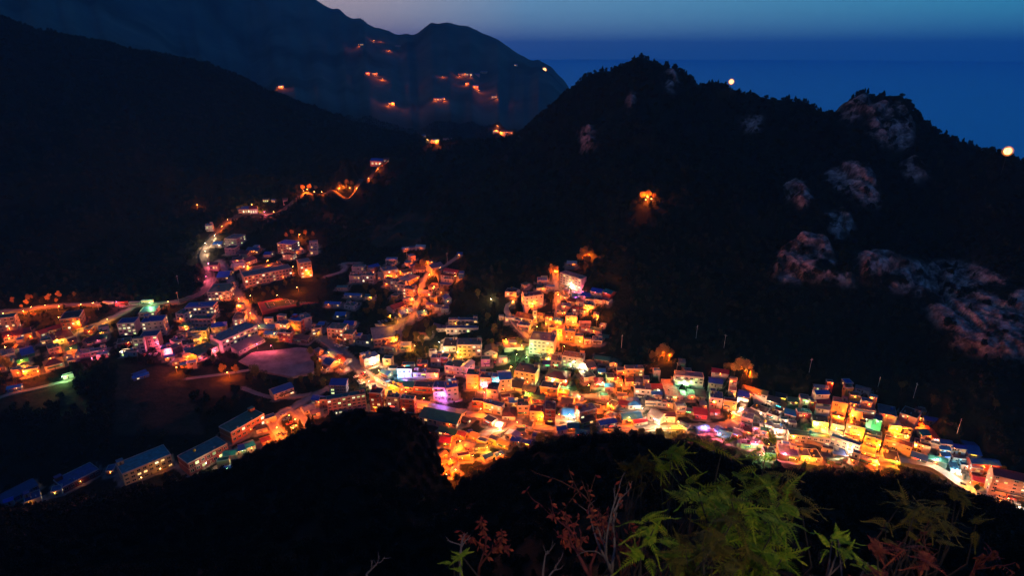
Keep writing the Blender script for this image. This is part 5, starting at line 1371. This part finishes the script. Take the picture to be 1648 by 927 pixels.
def branching(r, base, tips, rad, curl=.25):
    q = MB(); nodes = []
    base = Vector(base); trunk_top = sum((Vector(t) for t in tips), Vector())/len(tips); tt = base.lerp(trunk_top, .45)
    side = Vector((r.uniform(-1,1), r.uniform(-1,1), 0))*(trunk_top-base).length*.06
    P = [base, base.lerp(tt, .5) + side, tt]; q.tube(P, [rad, rad*.85, rad*.7], 7); nodes.append(tt)
    for t in tips:
        t = Vector(t); st = tt if r.random() < .6 else base.lerp(tt, r.uniform(.55,.9)); l = (t-st).length; o1 = Vector((r.uniform(-1,1), r.uniform(-1,1), r.uniform(-.5,1)))*l*curl*.5; o2 = Vector((r.uniform(-1,1), r.uniform(-1,1), r.uniform(-.5,1)))*l*curl*.4
        q.tube([st, st.lerp(t,.3)+o1, st.lerp(t,.65)+o2, t], [rad*.55, rad*.45, rad*.3, rad*.14], 5)
    return q
rf = random.Random(21); rn = np.random.default_rng(5)
def ground_near(x, y): return float(height([x], [y])[0]) - .3
def leafy(u, v, t, spread, nfr, L_, mat, lab, barkm='bark', tilt=.2):
    d = ray(u, v); c = Vector((d[0]*t, d[1]*t, CZ + d[2]*t)); gx_, gy_ = c.x + rf.uniform(-.2,.2), c.y + .3; g = ground_near(gx_, gy_)
    root = bpy.data.objects.new('leafy_shrub', None); COL.objects.link(root); root.location = (gx_, gy_, g); spread *= .88; L_ *= .8
    tips = []; nfr = int(nfr*1.7)
    for _ in range(max(5, nfr//5)): tips.append(c + Vector((rf.gauss(0, .45), rf.gauss(0, .35), rf.gauss(.1, .4)))*spread)
    q = branching(rf, (gx_, gy_, g), tips, .035); st = q.build('stem', [barkm], True); st.transform(Matrix.Translation((-gx_, -gy_, -g))); ob('stem', st, root)
    VV = []; FF = []; nb = 0
    for i in range(nfr):
        tp_ = tips[i % len(tips)]; V, Fq = frond(rf, L_*rf.uniform(.55, 1.1), rf.randint(9, 13), L_*.30*rf.uniform(.8,1.15), L_*rf.uniform(.15,.7))
        R_ = Matrix.Rotation(rf.uniform(0, 6.28), 3, 'Z') @ Matrix.Rotation(rf.uniform(-.9, .25), 3, 'Y') @ Matrix.Rotation(rf.uniform(-.5,.5), 3, 'X'); V = V @ np.array(R_).T + np.array(tp_ + Vector((rf.gauss(0,.10), rf.gauss(0,.10), rf.gauss(-.08,.13)))*spread) - np.array((gx_, gy_, g)); VV.append(V); FF.append(Fq + nb); nb += len(V)
    ob('foliage', fastmesh('foliage', np.concatenate(VV), np.concatenate(FF), [mat]), root)
    tag(root, lab, 'shrub')
leafy(1165,800,6.2,.60,46,.34,'leaf_bright','tall feathery bright green shrub at the centre of the foreground')
leafy(1215,860,5.2,.62,60,.32,'leaf_bright','broad yellow-green feathery shrub spreading right of the tallest one')
leafy(1130,900,4.8,.50,44,.28,'leaf_olive','low feathery shrub under the tall bright green one')
leafy(1040,765,8.0,.45,22,.30,'leaf_olive','dim green feathery sprig sticking up left of the tall shrub')
leafy(1085,740,8.0,.42,20,.32,'leaf_bright','small bright sprig against the lit roofs left of the tall shrub')
leafy(1275,800,6.5,.35,18,.30,'leaf_olive','blurred olive sprig right of the tall shrub')
leafy(1070,880,5.0,.40,24,.26,'leaf_bright','bright fern-like sprays low at the bottom beside bare twigs')
leafy(1345,880,5.4,.26,14,.20,'leaf_bright','thin pale-green shoot standing alone on a curved stem', 'twig_pale')
leafy(1490,850,6.5,.55,26,.28,'leaf_olive','dim olive shrub low at the right beneath the hotel')
leafy(1530,820,7.5,.4,16,.26,'leaf_olive','faint brownish shrub top near the right corner')
leafy(735,905,5.0,.10,7,.12,'leaf_bright','tiny bright green sprig at the bottom left of the twigs')
leafy(1420,905,5.0,.35,18,.24,'leaf_red','reddish leafy shrub at the bottom right')
def bare(u0, v0, u1, v1, t, n, lab, mat='twig_pale', rad=.014, red=0):
    def at(u, v, t): d = ray(u, v); return Vector((d[0]*t, d[1]*t, CZ + d[2]*t))
    b_ = at(u0, v0, t); tp_ = at(u1, v1, t); g = ground_near(b_.x, b_.y); base = Vector((b_.x, b_.y, min(g, b_.z)))
    root = bpy.data.objects.new('bare_bush', None); COL.objects.link(root); root.location = base; L_ = (tp_-b_).length
    q = MB()
    def grow(p, d, l, r_, dep):
        P = [p]; 
        for i in range(5): d = (d + Vector((rf.gauss(0,.17), rf.gauss(0,.17), rf.gauss(.02,.14)))).normalized(); P.append(P[-1] + d*l/5)
        q.tube(P, [r_*(1-.11*i) for i in range(6)], 5, 0)
        if dep > 0:
            for _ in range(rf.choice([2,2,3])):
                k = rf.randint(2,5); dd = (d + Vector((rf.gauss(0,.55), rf.gauss(0,.4), rf.gauss(.15,.4)))).normalized(); grow(P[k], dd, l*rf.uniform(.45,.7), r_*.52, dep-1)
    main = (tp_-b_).normalized(); low = b_ - base
    if low.length > .05: q.tube([base, base.lerp(b_, .5)+Vector((.05,.02,0)), b_], [rad*1.5, rad*1.3, rad*1.15], 6)
    for i in range(n): grow(b_, (main + Vector((rf.gauss(0,.16), rf.gauss(0,.2), 0))).normalized(), L_*rf.uniform(.55,.8), rad, 2)
    me = q.build('stem', [mat], True); me.transform(Matrix.Translation(-base)); ob('stem', me, root)
    if red:
        V = []; Fq = []
        for i in range(red):
            o_ = Vector(rf.choice(q.v)); 
            if (o_-b_).z < L_*.2: continue
            dv = Vector((rf.gauss(0,1), rf.gauss(0,1), rf.gauss(-.6,.6))).normalized()*.07; w_ = dv.orthogonal().normalized()*.013; b0 = len(V); o_ = o_-base
            V += [tuple(o_), tuple(o_+dv*.5+w_), tuple(o_+dv), tuple(o_+dv*.5-w_)]; Fq.append((b0,b0+1,b0+2,b0+3))
        if V: ob('foliage', fastmesh('foliage', V, Fq, ['leaf_red']), root)
    tag(root, lab, 'bare bush')
bare(985,925,975,800,5.5,3,'pale bare twigs forking upright left of the green shrubs',red=30)
bare(1000,930,1060,780,5.8,2,'long bare stem leaning right towards the green sprigs', 'twig_red', red=60)
bare(950,930,920,800,5.6,3,'reddish twigs with withered leaves at the bottom centre', 'twig_red', red=140)
bare(770,925,775,820,6.0,2,'small bush with dark red withered leaves on the left', 'twig_red', red=160)
bare(740,900,742,850,5.5,1,'single greenish bare stalk left of the red bush')
bare(875,935,850,860,5.2,1,'pale Y-shaped twig at the bottom between the bushes', rad=.010)
bare(880,935,905,890,5.2,1,'short pale twig slanting right at the bottom edge', rad=.009)
bare(590,925,605,882,5.6,1,'leftmost pale twig alone above the bottom edge', rad=.009)
bare(1480,930,1470,850,6.0,2,'thin reddish twigs at the bottom right', 'twig_red', red=50)
bare(1560,935,1580,860,6.4,2,'dark red bare bush in the bottom right corner', 'twig_red', red=60)
# lamp added unseen behind the viewpoint to light the foreground plants
r_ = bpy.data.objects.new('added_lamp', None); COL.objects.link(r_); r_.location = (2.5, -2.5, 223.2)
q = MB(); q.tube([(0,0,-1),(0,0,3.4)], [.06,.05], 8); ob('pole', q.build('pole', ['steel']), r_); q = MB(); q.tube([(0,0,3.4),(0,0,3.5),(0,0,3.75)], [.12,.2,.12], 10); hd = ob('lamp_head', q.build('lamp_head', ['bulb_orange']), r_)
l = bpy.data.lights.new('added_light', 'POINT'); l.energy = ADDEDW; l.color = (1,.72,.35); l.shadow_soft_size = .15; o = bpy.data.objects.new('added_light', l); COL.objects.link(o); o.parent = r_; o.location = (0,.5,3.9)
tag(r_, 'added lamp out of view behind the camera, lighting the foreground shrubs', 'added lamp')
print('objects', len(COL.objects), 'lights', len([o for o in COL.objects if o.type == 'LIGHT']))

# ---------------------------------------------------------------- sea, sky, haze, camera, light
m, nt, p = _nt('sea'); L = nt.links.new
p.inputs['Base Color'].default_value = (.01, .5, .8, 1); p.inputs['Roughness'].default_value = .4
tc = _n(nt, 'ShaderNodeTexCoord'); mp = _n(nt, 'ShaderNodeMapping'); mp.inputs['Scale'].default_value = (.004, .012, .01); L(tc.outputs['Object'], mp.inputs[0])
n1 = _n(nt, 'ShaderNodeTexNoise'); n1.inputs['Scale'].default_value = 3; n1.inputs['Detail'].default_value = 8; n1.inputs['Roughness'].default_value = .7; L(mp.outputs[0], n1.inputs['Vector'])
bp = _n(nt, 'ShaderNodeBump'); bp.inputs['Strength'].default_value = .5; bp.inputs['Distance'].default_value = 12; L(n1.outputs[0], bp.inputs['Height']); L(bp.outputs[0], p.inputs['Normal']); MATS['sea'] = m
vs = [(0, 0, 0)] + [(29000*math.cos(a*math.pi/48), 29000*math.sin(a*math.pi/48), 0) for a in range(96)]
tag(ob('sea', mesh('sea', vs, [(0, 1+i, 1+(i+1) % 96) for i in range(96)], ['sea']), loc=(0, 0, -75)), kind='structure')

w = bpy.data.worlds.new('World'); S.world = w; w.use_nodes = True; nt = w.node_tree; nt.nodes.clear(); L = nt.links.new
out = _n(nt, 'ShaderNodeOutputWorld'); bg = _n(nt, 'ShaderNodeBackground'); L(bg.outputs[0], out.inputs[0])
sk = _n(nt, 'ShaderNodeTexSky', sky_type='NISHITA', sun_disc=False); SUN_EL, SUN_ROT = math.radians(-1.0), math.radians(-24)
sk.sun_elevation = SUN_EL; sk.sun_rotation = SUN_ROT; sk.altitude = 300; sk.air_density = 1.0; sk.dust_density = .6; sk.ozone_density = 3.0
tcw = _n(nt, 'ShaderNodeTexCoord'); sx = _n(nt, 'ShaderNodeSeparateXYZ'); L(tcw.outputs['Generated'], sx.inputs[0])
# afterglow: warm grey towards the set sun, steel blue out to sea; deep blue overhead
az_ = _n(nt, 'ShaderNodeValToRGB'); mrx = _n(nt, 'ShaderNodeMapRange'); mrx.inputs[1].default_value = -.45; mrx.inputs[2].default_value = .6; L(sx.outputs[0], mrx.inputs[0]); L(mrx.outputs[0], az_.inputs[0])
E = az_.color_ramp.elements; E[0].position = 0; E[0].color = (.45,.31,.31,1); E[1].position = 1; E[1].color = (.01,.28,.48,1)
e = E.new(.24); e.color = (.36,.32,.40,1); e = E.new(.45); e.color = (.10,.29,.50,1)
el = _n(nt, 'ShaderNodeValToRGB'); L(sx.outputs[2], el.inputs[0]); E = el.color_ramp.elements; E[0].position = 0.0; E[0].color = (.38,.66,.86,1); E[1].position = .55; E[1].color = (.01,.09,.30,1)
e = E.new(.045); e.color = (.75,.90,.97,1); e = E.new(.09); e.color = (1,1,1,1); e = E.new(.24); e.color = (.24,.78,1.4,1)
mu = _n(nt, 'ShaderNodeMix', data_type='RGBA', blend_type='MULTIPLY'); mu.inputs[0].default_value = 1; L(az_.outputs[0], mu.inputs[6]); L(el.outputs[0], mu.inputs[7])
sc_ = _n(nt, 'ShaderNodeVectorMath', operation='SCALE'); sc_.inputs['Scale'].default_value = .15; L(sk.outputs[0], sc_.inputs[0])
ad = _n(nt, 'ShaderNodeVectorMath', operation='ADD'); L(mu.outputs[2], ad.inputs[0]); L(sc_.outputs[0], ad.inputs[1]); L(ad.outputs[0], bg.inputs[0]); bg.inputs[1].default_value = 1.0
sun = bpy.data.lights.new('dusk_sun', 'SUN'); sun.energy = 0.03; sun.angle = math.radians(8); sun.color = (1, .55, .4)
so = bpy.data.objects.new('dusk_sun', sun); COL.objects.link(so); so.rotation_euler = (math.radians(90-2), 0, -SUN_ROT + math.pi)
# air
hz = MB(); hz.box(-30000, 30000, -30000, 30000, -131, 660)
m = bpy.data.materials.new('air'); m.use_nodes = True; nt = m.node_tree; nt.nodes.clear(); o_ = _n(nt, 'ShaderNodeOutputMaterial'); pv = _n(nt, 'ShaderNodeVolumePrincipled')
pv.inputs['Color'].default_value = (.12, .58, 1, 1); pv.inputs['Density'].default_value = HAZE; pv.inputs['Anisotropy'].default_value = 0; nt.links.new(pv.outputs[0], o_.inputs['Volume']); MATS['air'] = m
if HAZE > 0: tag(ob('haze', hz.build('haze', ['air'])), kind='stuff')
cam = bpy.data.cameras.new('camera'); co = bpy.data.objects.new('camera', cam); COL.objects.link(co); S.camera = co
cam.sensor_width = 36; cam.lens = 36*F/W0; cam.dof.use_dof = True; cam.dof.focus_distance = 420; cam.dof.aperture_fstop = 2.0; cam.clip_start = .1; cam.clip_end = 200000; co.location = (0, 0, CZ); co.rotation_euler = (math.radians(90) - PITCH, 0, 0)
S.view_settings.view_transform = 'Standard'; S.view_settings.look = 'None'; S.view_settings.exposure = 0; S.view_settings.gamma = 1
S.cycles.use_denoising = True; S.cycles.max_bounces = 4; S.cycles.diffuse_bounces = 2; S.cycles.glossy_bounces = 2; S.cycles.transmission_bounces = 2; S.cycles.volume_bounces = 1; S.cycles.use_light_tree = True
S.cycles.sample_clamp_indirect = 3; S.cycles.caustics_reflective = False; S.cycles.caustics_refractive = False; S.cycles.use_adaptive_sampling = True; S.cycles.adaptive_threshold = .02
